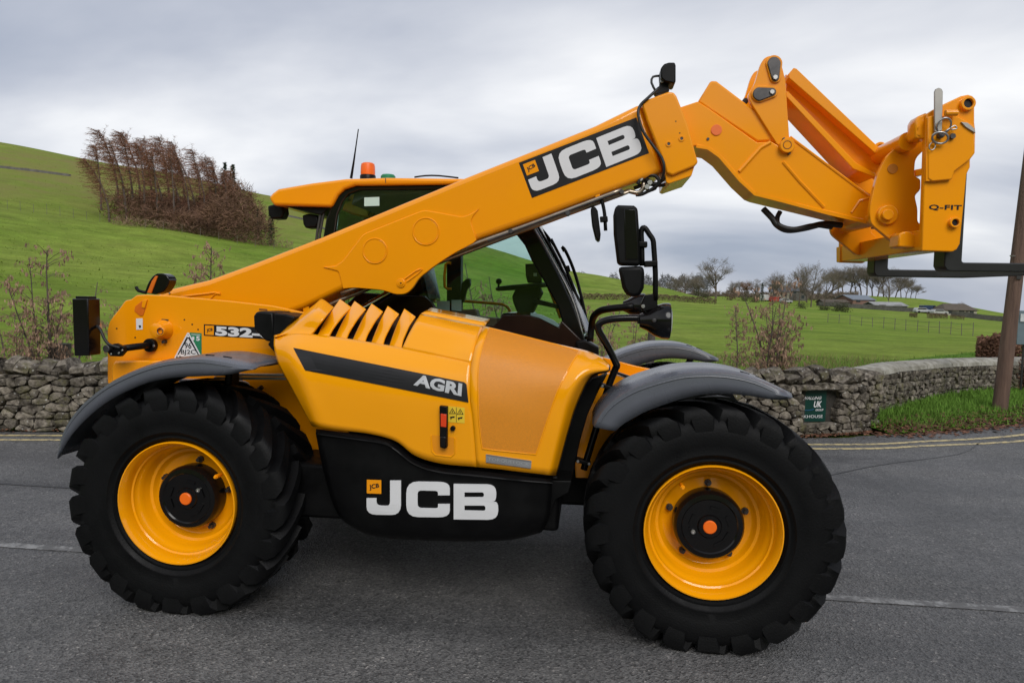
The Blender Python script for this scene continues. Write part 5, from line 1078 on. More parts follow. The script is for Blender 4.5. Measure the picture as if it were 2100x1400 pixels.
def stone_mesh(poly, path, zoff, depth, proud):
    c = (sum(p[0] for p in poly) / len(poly), sum(p[1] for p in poly) / len(poly)); n = len(poly)
    wdt = max(p[0] for p in poly) - min(p[0] for p in poly)
    pp_ = []
    for i in range(len(poly)):
        a, b = poly[i], poly[(i + 1) % len(poly)]; pp_.append((a[0] + (c[0] - a[0]) * ru(.02, .16), a[1] + (c[1] - a[1]) * ru(.02, .16)))
        if math.hypot(a[0] - b[0], a[1] - b[1]) > .06: pp_.append(((a[0] + b[0]) / 2 + ru(-.006, .006), (a[1] + b[1]) / 2 + ru(-.006, .006)))
    poly = pp_; n = len(poly)
    tx, tz = ru(-.22, .22), ru(-.3, .3); rings = []
    for sc, out_ in ((.985, -depth), (.965, -.012), (.90, proud * .75), (.62, proud)):
        r = []
        for i, p in enumerate(poly):
            jx, jy = (ru(-.006, .006), ru(-.006, .006)) if out_ > -depth else (0, 0)
            s, h = c[0] + (p[0] - c[0]) * sc + jx, c[1] + (p[1] - c[1]) * sc + jy
            o = out_ + ((s - c[0]) * tx + (h - c[1]) * tz if out_ > -.1 else 0)
            q, d, nn = path.at(s); r.append(q - nn * o + Vector((0, 0, h + zoff)))
        rings.append(r)
    m = MB(); m.v = [v for r in rings for v in r]
    for k in range(3):
        for i in range(n): a = k * n + i; b = k * n + (i + 1) % n; m.f.append((a, b, b + n, a + n))
    m.f.append(tuple(3 * n + i for i in range(n))); return m
WP = Path2([(-30, -2.6), (-20, .9), (-12, 2.62), (-8, 3.42), (-4.84, 4.1), (-4.13, 4.23), (0, 4.95), (4.81, 5.70), (5.55, 6.0), (6.05, 6.38)])
WALL = empty('dry_stone_wall', (0, 5.1, 0), label='grey dry stone wall with upright coping stones behind the telehandler', category='wall')
sgn_a = Y((1636, 800), 5.9); sL = WP.near(*(Y((1636, 840), 5.85).xy)); sR = WP.near(*(Y((1704, 840), 6.02).xy))
zt = Y((1670, 797), 5.92).z; zb_ = Y((1670, 866), 5.92).z
NICHE = (sL, sR, zb_, zt)
s_lo = WP.near(-9, 3.2); stones = rubble(WP, s_lo, WP.L, -.02, .66, .145, .080, NICHE)
vis = []; rest = MB()
for poly, c in stones:
    q, d, nn = WP.at(c[0]); p = proj(Vector((q.x, q.y, c[1]))); area = (max(a[0] for a in poly) - min(a[0] for a in poly)) * (max(a[1] for a in poly) - min(a[1] for a in poly))
    seen = -20 < p[0] < 232 or 1440 < p[0] < 1850
    vis.append((seen, poly, area))
vis.sort(key=lambda t: (-t[0], -t[2])); cnt = 0
for seen, poly, ar in vis:
    sm = stone_mesh(poly, WP, 0, .22, ru(.012, .05))
    if seen and cnt < 200: sm.build('stone', STN, WALL); cnt += 1
    else: rest.add(sm.v, sm.f)
# coping stones set on edge and leaning
def cope(s, wd, h, lean, dep):
    h *= ru(.85, 1.15); q, d, nn = WP.at(s); m = MB(); vs = []
    R = Matrix.Rotation(lean, 3, -nn)
    K = 3
    for a in (-.5, .5):
        ring_ = []
        n = 9
        for i in range(n):
            t = 2 * math.pi * i / n; r = (abs(math.cos(t)) ** 3 + abs(math.sin(t)) ** 3) ** (-1 / 3)
            v = d * (a * wd * ru(.8, 1.05)) + nn * (dep * .5 * r * math.cos(t) * ru(.9, 1.06)) + Vector((0, 0, h * .5 + h * .5 * r * math.sin(t) * ru(.84, 1.05)))
            ring_.append(q + nn * .20 + Vector((0, 0, .63)) + R @ v)
        vs.append(ring_)
    n = 9; cen = [sum(r, Vector()) / n - d * (.02 if k == 0 else -.02) for k, r in enumerate(vs)]
    m.v = vs[0] + vs[1] + cen; m.f = [(i, (i + 1) % n, n + (i + 1) % n, n + i) for i in range(n)] + [((i + 1) % n, i, 2 * n) for i in range(n)] + [(n + i, n + (i + 1) % n, 2 * n + 1) for i in range(n)]
    return m
s = s_lo; cc = 0
while s < WP.L - .05:
    wd = ru(.06, .2); q, d, nn = WP.at(s); p = proj(Vector((q.x, q.y, .75))); m = cope(s + wd / 2, wd * .93, ru(.12, .25), ru(.15, .6) if p[0] > 1000 else ru(-.3, .3), ru(.36, .46))
    if (-20 < p[0] < 250 or 1440 < p[0] < 1850) and cc < 80: m.build('coping_stone', STN, WALL); cc += 1
    else: rest.add(m.v, m.f)
    s += wd
o = rest.build('stonework', STN, WALL, kind='stuff')
m = MB(); n_ = 60
for i in range(n_ + 1):
    q, d, nn = WP.at(s_lo + (WP.L - s_lo) * i / n_)
    for of, z in ((.10, -.05), (.10, .68), (.44, .68), (.44, -.05)): m.v.append(q + nn * of + Vector((0, 0, z)))
NI = []
for i in range(n_):
    for j in range(3): a = i * 4 + j; NI.append((a, a + 1, a + 5, a + 4))
m.f = NI + [(0, 1, 2, 3), tuple(n_ * 4 + j for j in (3, 2, 1, 0))]; m.build('wall_core', DRK, WALL)
# end face of the wall and lintel over the niche
q, d, nn = WP.at((sL + sR) / 2); R = Matrix((d, nn, Vector((0, 0, 1)))).transposed()
MB().box(q + nn * .06 + Vector((0, 0, zt + .035)), (sR - sL + .28, .2, .065), R).build('lintel', STN, WALL, bevel=.012)
MB().box(q + nn * .05 + Vector((0, 0, zb_ - .02)), (sR - sL + .1, .16, .05), R).build('niche_sill', STN, WALL, bevel=.012)
# the sign in the niche
SGm = mat('sign_green', (.006, .045, .034), .35, spec=.3, c2=(.006, .038, .03), noise_scale=5)
sy = .085; sg0 = sL - .35; sg1 = sR - .10
q0 = WP.at(sg0)[0]; q1 = WP.at(sg1)[0]; _, d, nn = WP.at((sg0 + sg1) / 2)
def SG(u, v, o=0): p = q0.lerp(q1, u); return p + nn * (sy - .012 - o) + Vector((0, 0, zt - .012 - (zt - zb_ - .03) * v))
sign = MB().prism([SG(0, 0), SG(1, 0), SG(1, 1), SG(0, 1)], nn * .012).build('sign_board', SGm, None, bevel=.001, label='dark green sign board with white lettering set in a niche of the wall', category='sign')
def sgtext(s, u0, u1, v0, v1, bold, m_, shear=0):
    vs, fs = text_uv(s, bold); MB().add([SG(u0 + (u1 - u0) * u + shear * (1 - v), v0 + (v1 - v0) * v, .003) for u, v in vs], fs).build('sign_lettering', m_, sign, smooth=False, recalc=False)
_p0 = SG(0, .5); _dr = ray(1638, 832); _pl = CAM + _dr * ((_p0 - CAM).dot(nn) / _dr.dot(nn)); uL = (_pl - q0).dot(d) / (q1 - q0).length                                 # left edge of the niche in sign widths
UW = 1 - uL
sgtext('WALLING', uL + UW * .06, uL + UW * .78, .20, .30, .02, WHT, .02); sgtext('UK', uL + UW * .50, uL + UW * .80, .35, .55, .03, WHT, .02)
sgtext('GROUP', uL + UW * .58, uL + UW * .88, .60, .665, .02, WHT, .01); sgtext('PARKHOUSE', uL - UW * .20, uL + UW * .88, .79, .885, .0, WHT)
pts = [SG(uL + UW * (.28 + .34 * math.cos(a)), .52 + .12 * math.sin(a), .003) for a in [math.pi * (.25 + .75 * i / 14) for i in range(15)]]
MB().tube(pts, .006, 5).build('sign_swoosh', mat('sign_blue', (.02, .10, .20), .4, c2=(.02, .09, .18), noise_scale=9), sign)
# ---- curved boundary wall with half-round copings, behind the verge
CW = Path2([(v.x, v.y) for v in smoothpath([(6.0, 6.75, 0), (6.6, 7.35, 0), (7.4, 8.2, 0), (8.4, 9.2, 0), (9.6, 10.1, 0), (11.2, 11.0, 0)], 5)])
W2 = empty('curved_stone_wall', (8.4, 9.2, .3), label='low curved stone wall with smooth rounded coping behind the grass verge', category='wall')
def cwz(t): q, d, nn = CW.at(t); return verge_z(q.x, q.y) * .8
st2 = rubble(CW, 0, CW.L, 0, .40, .15, .062); big = MB(); nb = 0
st2.sort(key=lambda t: -(max(a[0] for a in t[0]) - min(a[0] for a in t[0])) * (max(a[1] for a in t[0]) - min(a[1] for a in t[0])))
def cw_top(t): return float(np.interp(t, [0, 1.0, 3.0, 5.0, 7], [.76, .80, .76, .72, .70]))
for poly, c in st2:
    base = cw_top(c[0]) - .12 - .40; sm = stone_mesh(poly, CW, base, .16, ru(.008, .03))
    if nb < 90: sm.build('stone', STN, W2); nb += 1
    else: big.add(sm.v, sm.f)
for i in range(3):
    pl_ = rubble(CW, 0, CW.L, -.4, 0, .16, .07) if i == 0 else []
    for poly, c in pl_: sm = stone_mesh(poly, CW, cw_top(c[0]) - .52, .16, ru(.008, .03)); big.add(sm.v, sm.f)
big.build('stonework', STN, W2, kind='stuff')
m = MB()
for i in range(41):
    t = CW.L * i / 40; q, d, nn = CW.at(t); zt_ = cw_top(t) - .12
    for of, z in ((.08, -.1), (.08, zt_), (.36, zt_), (.36, -.1)): m.v.append(q + nn * of + Vector((0, 0, z)))
m.f = [(i * 4 + j, i * 4 + j + 1, i * 4 + j + 5, i * 4 + j + 4) for i in range(40) for j in range(3)] + [(0, 1, 2, 3)]; m.build('wall_core', DRK, W2)
CPS = mat('coping_sandstone', (.36, .345, .30), .9, c2=(.19, .175, .14), noise_scale=6, bump=.5, bump_scale=30, coords='World', objrand=.12, detail=7)
t = 0.05
while t < CW.L - .3:
    ln = ru(.42, .75); m = MB(); K = 6
    for i in range(K + 1):
        tt = t + .006 + (ln - .012) * i / K; q, d, nn = CW.at(tt); z = cw_top(tt) - .125; k_ = .93 if i in (0, K) else 1
        for j in range(9):
            a = math.pi * j / 8; m.v.append(q + nn * (.19 - .215 * math.cos(a) * k_) + Vector((0, 0, z + .125 * k_ * math.sin(a) ** .7 + ru(-.003, .003))))
    m.f = [(i * 9 + j, i * 9 + j + 1, i * 9 + j + 10, i * 9 + j + 9) for i in range(K) for j in range(8)] + [tuple(range(9)), tuple(K * 9 + j for j in reversed(range(9)))]
    m.build('coping_stone', CPS, W2); t += ln

# ---- telegraph pole
POLE = mat('pole_timber', (.17, .105, .075), .85, c2=(.10, .06, .045), noise_scale=6, bump=.8, bump_scale=40, detail=8)
def stretch(m, sc):
    t = m.node_tree
    for n in list(t.nodes):
        if n.type == 'TEX_NOISE':
            l = n.inputs['Vector'].links[0]; src = l.from_socket; mp_ = t.nodes.new('ShaderNodeMapping'); mp_.inputs['Scale'].default_value = sc; t.links.new(src, mp_.inputs[0]); t.links.new(mp_.outputs[0], n.inputs['Vector'])
stretch(POLE, (4, 4, .25))
pb_ = Z((2051, 832), .14); up_ = (Y((2106, 380), pb_.y) - pb_).normalized()
pole = MB().tube([pb_ - up_ * .3] + [pb_ + up_ * (8 * i / 10) for i in range(11)], [.108] + [.104 - .003 * i for i in range(11)], 20).build('telegraph_pole', POLE, None, label='weathered brown wooden telegraph pole leaning on the grass verge', category='pole')
bk = MB()
for hh in (2.3,): MB().tube([pb_ + up_ * hh + Vector((-.08, -.06, 0)), pb_ + up_ * hh + Vector((-.17, -.10, 0))], .012, 6).build('step_bolt', STL, pole)
plp = pb_ + up_ * 2.0 + Vector((-.02, -.115, 0)); MB().box(plp, (.07, .008, .10)).build('number_plate', DST, pole, bevel=.002)
# grey panel at the right edge of the view, on its own post
gp = D((2106, 672), 15.5); gpost = onground(2110, 15.6)
gs = MB().box(gp, (.28, .05, .62), Matrix.Rotation(-.5, 3, 'Z')).build('meter_cabinet', mat('cabinet_grey', (.17, .23, .26), .45, c2=(.15, .2, .23), noise_scale=5), None, bevel=.01, label='blue grey metal box on a post beyond the telegraph pole', category='cabinet')
MB().tube([Vector((gp.x, gp.y + .06, ground_z(gp.x, gp.y) - .2)), Vector((gp.x, gp.y + .06, gp.z + .2))], .02, 8).build('post', DST, gs)
MB().box(gp + Vector((-.02, -.03, .18)), (.2, .02, .14), Matrix.Rotation(-.5, 3, 'Z')).build('window_pane', LNS, gs)
# posts behind the wall
WD = mat('grey_timber', (.10, .088, .072), .9, c2=(.055, .048, .04), noise_scale=9, bump=.8, bump_scale=30)
for px, py, d, hw, lab in ((122, 704, 10.6, .13, 'dark weathered wooden stump standing behind the wall at the left'), (1336, 666, 9.6, .055, 'dark wooden post behind the far front mudguard')):
    t_ = D((px, py), d); g0 = ground_z(t_.x, t_.y)
    MB().tube([Vector((t_.x, t_.y, g0 - .1)), Vector((t_.x, t_.y, (g0 + t_.z) / 2)), Vector((t_.x + .01, t_.y, t_.z))], [hw * 1.05, hw, hw * .95], 9).build('timber_post', WD, None, label=lab, category='post', bevel=.006)

# ================================================================== vegetation
BARK = mat('bark_brown', (.13, .098, .078), .9, c2=(.08, .062, .052), noise_scale=8, objrand=.15)
LARCH = mat('larch_twig', (.31, .155, .100), .9, spec=.05, c2=(.20, .105, .070), noise_scale=1.2, objrand=.3)
TWIG = mat('winter_twig', (.21, .175, .135), .9, spec=.1, c2=(.15, .13, .105), noise_scale=.8, objrand=.25)
FIR = mat('fir_needles', (.036, .058, .030), .85, spec=.15, c2=(.022, .036, .020), noise_scale=2, objrand=.35)
KEYS = mat('seed_keys', (.38, .25, .17), .85, spec=.05, c2=(.24, .16, .115), noise_scale=4, objrand=.35)
HEDGE = mat('hedge_brown', (.17, .115, .078), .9, spec=.1, c2=(.11, .08, .055), noise_scale=2, objrand=.4)
BUSH = mat('bush_dark', (.075, .078, .04), .9, spec=.1, c2=(.05, .055, .03), noise_scale=2, objrand=.4)
def sliver(m, a, b, w_):
    d = (b - a); s = d.cross(Vector((ru(-1, 1), ru(-1, 1), ru(-1, 1)))); s = s.normalized() * w_ if s.length > 1e-6 else Vector((w_, 0, 0))
    o = len(m.v); m.v += [a + s, a - s, b]; m.f.append((o, o + 1, o + 2))
def bare_tree(h, levels=5, spread=.6, trunk_r=.22, twig=.02, droop=0, first=.28, seed=1, nb=(3, 4)):
    random.seed(seed); tr, cr = MB(), MB()
    def grow(p, d, l, r, lev):
        K = 3; path = [p]; q = p.copy(); dd = d.copy()
        for k in range(K):
            dd = (dd + Vector((ru(-.16, .16), ru(-.16, .16), ru(-.06, .10) - droop * lev * .05))).normalized(); q = q + dd * (l / K); path.append(q)
        if lev <= 2: tr.tube(path, [r * (1 - .32 * i / K) for i in range(K + 1)], 6 if lev < 2 else 4, False)
        else:
            for a, b in zip(path, path[1:]): sliver(cr, a, b + (b - a) * .15, max(r, twig * .6))
        if lev >= levels:
            for a in range(4):
                t = path[random.choice((1, 2, 3))]; v = (dd + Vector((ru(-.9, .9), ru(-.9, .9), ru(-.5, .7)))).normalized(); sliver(cr, t, t + v * l * ru(.4, .9), twig * .55)
            return
        n = random.choice(nb) + (1 if lev == 0 else 0)
        for i in range(n):
            t = ru(.45, 1) if lev else ru(first + .25, 1); f = t * K; j = min(int(f), K - 1); st_ = path[j].lerp(path[j + 1], f - j)
            a = ru(0, 6.283); side = Vector((math.cos(a), math.sin(a), ru(-.1, .35))); nd_ = (dd * ru(.5, 1.0) + side * spread * ru(.7, 1.3)).normalized()
            grow(st_, nd_, l * ru(.58, .78), r * ru(.45, .62), lev + 1)
        grow(path[-1], dd, l * .68, r * .62, lev + 1)
    grow(Vector((0, 0, 0)), Vector((0, 0, 1)), h * .36, trunk_r, 0)
    return tr, cr
def norm_h(ms, h):
    z = max(v.z for m in ms for v in m.v); k = h / z
    for m in ms: m.v = [v * k for v in m.v]
    return ms
def larch(h, seed, lean=-.18, sweep=-1.0):
    random.seed(seed); tr, cr = MB(), MB(); K = 10; path = []
    for i in range(K + 1):
        t = i / K; path.append(Vector((lean * h * t ** 2.2 * .55 + ru(-.05, .05), ru(-.08, .08), h * t)))
    tr.tube(path, [.19 * (1 - .85 * i / K) + .015 for i in range(K + 1)], 6, False)
    nb = 150
    for i in range(nb):
        t = .22 + .77 * (i / nb) ** .62; f = t * K; j = min(int(f), K - 1); p = path[j].lerp(path[j + 1], f - j)
        a = ru(0, 6.283); L_ = h * (.24 * (1 - t) ** .6 + .085) * ru(.5, 1.25) * (1.0 if t > .45 else ru(.3, .8))
        d = Vector((math.cos(a) * .75 + sweep * .62, math.sin(a) * .8, ru(-.05, .35))).normalized(); q = p.copy(); prev = q
        for s in range(4):
            d = (d + Vector((sweep * .10, 0, -.10 if s < 2 else .12)) + Vector((ru(-.1, .1), ru(-.1, .1), ru(-.1, .1)))).normalized(); nq = q + d * L_ / 4; sliver(cr, q, nq + (nq - q) * .12, .035 - .005 * s)
            for u in range(7):
                st_ = q.lerp(nq, rnd()); v = (d * .6 + Vector((ru(-1, 1) + sweep * .2, ru(-1, 1), ru(-.75, .5)))).normalized(); e_ = st_ + v * ru(.22, .7); sliver(cr, st_, e_, .022)
            q = nq
    return tr, cr
def fir(h, seed, rad=.2):
    random.seed(seed); tr, cr = MB(), MB(); tr.tube([(0, 0, 0), (0, 0, h * .97)], [.16, .02], 6, False)
    for i in range(150):
        t = .06 + .93 * (i / 150); a = ru(0, 6.283); L_ = h * rad * (1 - t) ** .8 * ru(.6, 1.15) + .1; d = Vector((math.cos(a), math.sin(a), ru(-.35, .05))); p = Vector((0, 0, h * t))
        for u in range(10):
            s_ = p + d * L_ * rnd(); v = (d + Vector((ru(-1, 1), ru(-1, 1), ru(-.7, .5)))).normalized(); sliver(cr, s_, s_ + v * ru(.25, .6), .075)
    return tr, cr
ORD = ['first', 'second', 'third', 'fourth', 'fifth', 'sixth', 'seventh', 'eighth', 'ninth', 'tenth', 'eleventh', 'twelfth', 'thirteenth', 'fourteenth', 'fifteenth', 'sixteenth', 'seventeenth', 'eighteenth', 'nineteenth', 'twentieth', 'twenty-first', 'twenty-second', 'twenty-third', 'twenty-fourth', 'twenty-fifth', 'twenty-sixth', 'twenty-seventh', 'twenty-eighth']
def meshes(pair, nm): return (pair[0].mesh(nm + '_trunk', recalc=False), pair[1].mesh(nm + '_crown', smooth=False, recalc=False))
def plant(name, pr, mats, loc, rot_, sc, **t):
    e = empty(name, loc, None, **t); e.rotation_euler.z = rot_; e.scale = (sc,) * 3 if not isinstance(sc, tuple) else sc
    for n, me, m_ in zip(('trunk', 'crown'), pr, mats):
        o = bpy.data.objects.new(n, me); COL.objects.link(o); o.parent = e
        if not me.materials: me.materials.append(m_)
    return e
# larch wood on the hillside
LM = [meshes(larch(14, 40 + i, lean=(-.10, -.34, -.18, -.52, -.26)[i]), 'larch') for i in range(5)]
spots = [(212, 118, 12.0), (228, 108, 10.5), (247, 128, 14.6), (262, 112, 13.5), (276, 122, 14.8), (292, 133, 14.6), (302, 117, 13.6), (316, 126, 14.4), (326, 112, 13.0), (338, 120, 14.2), (350, 131, 15.0), (360, 114, 13.4), (371, 124, 14.4), (382, 134, 15.2), (392, 116, 13.0), (403, 126, 14.6), (414, 136, 14.6), (424, 119, 12.6), (436, 128, 13.6), (448, 122, 12.2), (458, 130, 13.2), (470, 122, 11.8), (482, 128, 12.0), (496, 124, 10.8), (508, 130, 10.0), (520, 126, 8.6), (532, 124, 7.4), (545, 122, 6.0)]
random.seed(5)
fwd2 = math.atan2(-_r.y, _r.x)
for i, (px, d, h) in enumerate(spots):
    plant('larch_tree', LM[(i * 3 + i // 5) % 5], (BARK, LARCH), onground(px, d) - Vector((0, 0, .1)), -fwd2 + ru(-.6, .6), (h / 14 * .95, h / 14 * .95, h / 14 * .80), label=ORD[i] + ' bare windswept larch from the left in the hillside wood', category='tree', group='larches in the hillside wood')
FM = [meshes(fir(9, 70 + i, .17), 'fir') for i in range(2)]
for px, d, h, lab in ((463, 129, 10.6, 'dark green conifer top rising left of its twin in the wood'), (479, 131, 10.6, 'dark green conifer at the right end of the larch wood'), (530, 116, 5.0, 'slim dark conifer at the lower right corner of the wood'), (556, 112, 5.6, 'small dark fir standing just left of the cab visor lamp')):
    plant('conifer_tree', FM[int(px) % 2], (BARK, FIR), onground(px, d) - Vector((0, 0, .1)), ru(0, 6), (h / 9 * .8, h / 9 * .8, h / 9), label=lab, category='tree', group='conifers in the hillside wood')
# brown undergrowth below the larches: one mass
def thicket(name, n, pick, m_, size, up=.5, wd=.03, **t):
    m = MB()
    for i in range(n):
        p, h = pick(); p = Vector(p) + Vector((0, 0, rnd() * h)); v = Vector((ru(-1, 1), ru(-1, 1), ru(-.4, 1) * up + .2)).normalized(); sliver(m, p, p + v * ru(*size), wd)
    o = link(name, m.mesh(name, smooth=False, recalc=False), m_); tag(o, **t); return o
def pick_under():
    px = random.triangular(205, 572, 460); d = ru(106, 134); k = min(1, (px - 195) / 60); return onground(px, d), ((1.0 + 6.5 * max(0, 1 - abs(px - 490) / 75) ** .7 * (rnd() ** .5) + 2.4 * k * (noise.noise(Vector((px * .03, d * .1, 0))) * .5 + .6)))
thicket('undergrowth', 19000, pick_under, mat('undergrowth_brown', (.20, .115, .075), .9, spec=.05, c2=(.11, .066, .045), noise_scale=.35, objrand=.35), (.5, 1.7), .6, .05, label='tangled brown undergrowth beneath the larches on the hillside', category='undergrowth', kind='stuff')
def pick_edge():
    px = ru(235, 600); return onground(px, 104 + (px - 235) * .02), 1.0
thicket('dead_bracken', 1600, pick_edge, mat('bracken', (.30, .20, .13), .9, objrand=.3), (.3, .9), 1, .03, label='pale dead bracken along the lower edge of the hillside wood', category='bracken', kind='stuff')

# bare trees by the farm
BT = [meshes(norm_h(bare_tree(12, 5, .8, .30, .024, seed=s, nb=(3, 4)), 12), 'oak') for s in (11, 23)]
BT2 = [meshes(norm_h(bare_tree(12, 5, .55, .2, .024, seed=s, nb=(2, 4)), 12), 'ash') for s in (35, 47, 52)]
trees = [  # px, dist, height m, kind, label
 (1468, 215, 13.2, 0, 'broad bare oak with round crown left of the farm'), (1404, 235, 8.6, 1, 'dense bare tree left of the broad oak'), (1432, 240, 8.0, 0, 'low bare tree tucked behind the broad oak'), (1584, 240, 10.6, 1, 'bare round tree above the red van'),
 (1640, 200, 12.0, 2, 'left bare tree of the tall pair in front of the farm'), (1664, 195, 12.4, 3, 'right bare tree of the tall pair in front of the farm'), (1690, 230, 12.0, 4, 'slender bare tree left of the hilltop wood'),
 (1620, 262, 8.6, 3, 'thin bare tree behind the farmhouse chimneys'), (1500, 275, 6.6, 1, 'small bare tree right of the broad oak'), (1380, 255, 7.6, 0, 'low bare tree at the end of the field right of the mirror'), (1548, 262, 8.0, 0, 'bare tree behind the narrow evergreen'), (1606, 250, 9.5, 4, 'slender bare tree right of the red van'), (1352, 262, 7.5, 1, 'bare tree just right of the mirror bar'), (1420, 262, 9.0, 1, 'rounded bare tree filling the gap left of the broad oak'), (1676, 250, 8.0, 2, 'bushy bare tree in front of the dark shed'), (1516, 270, 7.0, 2, 'bare tree left of the pale orange one'), (1655, 262, 9.5, 0, 'spreading bare tree behind the tall pair'), (1823, 268, 9.0, 4, 'lone bare tree in front of the right end of the hilltop wood'), (1975, 262, 4.0, 2, 'small bare tree behind the bungalow')]
allk = BT + BT2
random.seed(8)
for px, d, h, kd, lab in trees:
    plant('bare_tree', allk[kd], (BARK, TWIG), onground(px, d) - Vector((0, 0, .1)), ru(0, 6), h / 12, label=lab, category='tree', group='bare trees around the farm')
plant('willow_tree', BT[1], (BARK, TWIG), onground(1533, 255), 1.0, (7.4 / 12, 7.4 / 12, 7.0 / 12), label='bare tree with pale orange twigs between the oak and the farm', category='tree')
orange = BT[1][1].copy(); orange.materials.clear(); orange.materials.append(mat('orange_twig', (.20, .095, .045), .9, c2=(.15, .075, .04), noise_scale=1, objrand=.2))
[o for o in COL.objects if o.name.startswith('crown') and o.parent and o.parent.name == 'willow_tree'][0].data = orange
hill = [(1706, 11), (1718, 10.5), (1730, 12), (1743, 13), (1754, 12.5), (1766, 13.2), (1777, 12.6), (1789, 13), (1800, 12), (1812, 12.2), (1824, 11), (1836, 10.2), (1848, 9), (1858, 7.6), (1868, 6.4), (1878, 5.2)]
for i, (px, h) in enumerate(hill):
    plant('hilltop_tree', BT2[i % 3], (BARK, TWIG), onground(px, 345 + (i * 7 % 13)) - Vector((0, 0, .3)), i * 1.7, (h / 12 * 1.6, h / 12 * 1.6, h / 12 * 1.15), label=ORD[i] + ' bare tree from the left in the wood on the far hilltop', category='tree', group='trees of the hilltop wood')
# dark conifer by the farm
plant('conifer_tree', FM[0], (BARK, FIR), onground(1563, 205), 1, (.55, .55, .62), label='narrow dark evergreen beside the farm at the field edge', category='tree')
# far woodland along the skyline
def pick_far():
    px = ru(1150, 1560); return onground(px, 330) * 1.0 + Vector((0, 0, 0)), ru(2, 9.0 if px < 1350 else 9.5)
def farwood(name, px0, px1, dist, base_py, top, n, m_, wd, size, **t):
    m = MB()
    for i in range(n):
        px = ru(px0, px1); b = D((px, base_py(px)), dist + ru(-8, 25)); h = top * (.55 + .45 * noise.noise(Vector((px * .045, 2, dist))) + .25 * noise.noise(Vector((px * .2, 5, 1)))); p = b + Vector((0, 0, rnd() ** .8 * h)); v = Vector((ru(-1, 1), ru(-1, 1), ru(-.3, 1))).normalized(); sliver(m, p, p + v * ru(*size), wd)
    o = link(name, m.mesh(name, smooth=False, recalc=False), m_); tag(o, **t); return o
farwood('skyline_wood', 1150, 1460, 480, lambda p: 600, 18, 9000, mat('far_twig', (.16, .16, .165), .9, spec=.1, c2=(.13, .13, .14), noise_scale=.3, objrand=.2), .22, (1.2, 3.5), label='dark bare woodland along the skyline behind the wing mirror', category='woodland', kind='stuff')
farwood('farm_copse', 1370, 1760, 285, lambda p: 617 + (p - 1370) * .012, 6.4, 14000, mat('copse_twig', (.19, .15, .115), .9, spec=.1, c2=(.13, .105, .085), noise_scale=.5, objrand=.35), .13, (.6, 1.9), label='low brown scrub and garden hedges around the farm', category='scrub', kind='stuff')
# hedges
def hedge(name, pxs, h, wdt, dist, m_, n, lab, top_noise=.25, cat='hedge', size=None):
    m = MB()
    for i in range(n):
        f = rnd(); px = pxs[0] + (pxs[1] - pxs[0]) * f; d_ = dist[0] + (dist[1] - dist[0]) * f + ru(-wdt, wdt) / 2
        p = onground(px, d_); hh = h * (1 - top_noise * .5 + top_noise * noise.noise(Vector((px * .1, 7, 0)))); p.z += hh * rnd() ** .7; v = Vector((ru(-1, 1), ru(-1, 1), ru(-.5, .8))).normalized(); s = ru(.12, .34) * max(.35, h / 1.3) if not size else size * ru(.6, 1.4); sliver(m, p - v * s / 2, p + v * s / 2, s * .22)
    return m.build(name, m_, None, smooth=False, recalc=False, label=lab, category=cat)
hedge('field_hedge', (1195, 1470), 1.1, 1.2, (108, 118), HEDGE, 6500, 'long low brown hedge crossing the field behind the mirror')
hedge('clipped_hedge', (1867, 1884), .9, 1.2, (150, 148), HEDGE, 700, 'short clipped brown hedge, leftmost of three in the field', .1)
hedge('clipped_hedge', (1903, 1946), 1.0, 1.2, (148, 158), HEDGE, 1500, 'longest clipped brown hedge, middle of three in the field', .1)
hedge('clipped_hedge', (1951, 1981), .9, 1.2, (160, 166), HEDGE, 900, 'clipped brown hedge, rightmost of three in the field', .1)
hedge('beech_hedge', (2010, 2300), .80, 1.2, (16.5, 16.0), mat('beech_leaf', (.22, .115, .078), .85, spec=.1, c2=(.14, .078, .052), noise_scale=2, objrand=.4), 26000, 'russet beech hedge behind the telegraph pole', .3, size=.07)
for px, d, h, lab in ((1688, 150, 1.2, 'leftmost round bush on the line across the field'), (1697, 150, 1.0, 'second round bush on the line across the field'), (1718, 146, 1.7, 'third and darkest round bush on the line across the field'), (1731, 145, 1.7, 'rightmost round bush on the line across the field'), (1430, 190, 2.0, 'dark bush left of the broad oak at the hedge end'), (1445, 185, 1.6, 'dark bush under the broad oak'), (1500, 190, 2.2, 'reddish bush right of the broad oak'), (1527, 195, 1.8, 'dark bush below the orange twigged tree'), (1548, 190, 2.0, 'dark round bush left of the narrow evergreen'), (1645, 150, 1.3, 'low dark bush at the foot of the tall pair of trees')):
    m = MB(); b = onground(px, d)
    for i in range(420):
        v = Vector((random.gauss(0, .36), random.gauss(0, .36), abs(random.gauss(.4, .3)))) * h; w_ = Vector((ru(-1, 1), ru(-1, 1), ru(-1, 1))).normalized(); sliver(m, b + v, b + v + w_ * .3 * h * .5, .07 * h * .6)
    m.build('bush', HEDGE if 'reddish' in lab else BUSH, None, smooth=False, recalc=False, label=lab, category='bush')
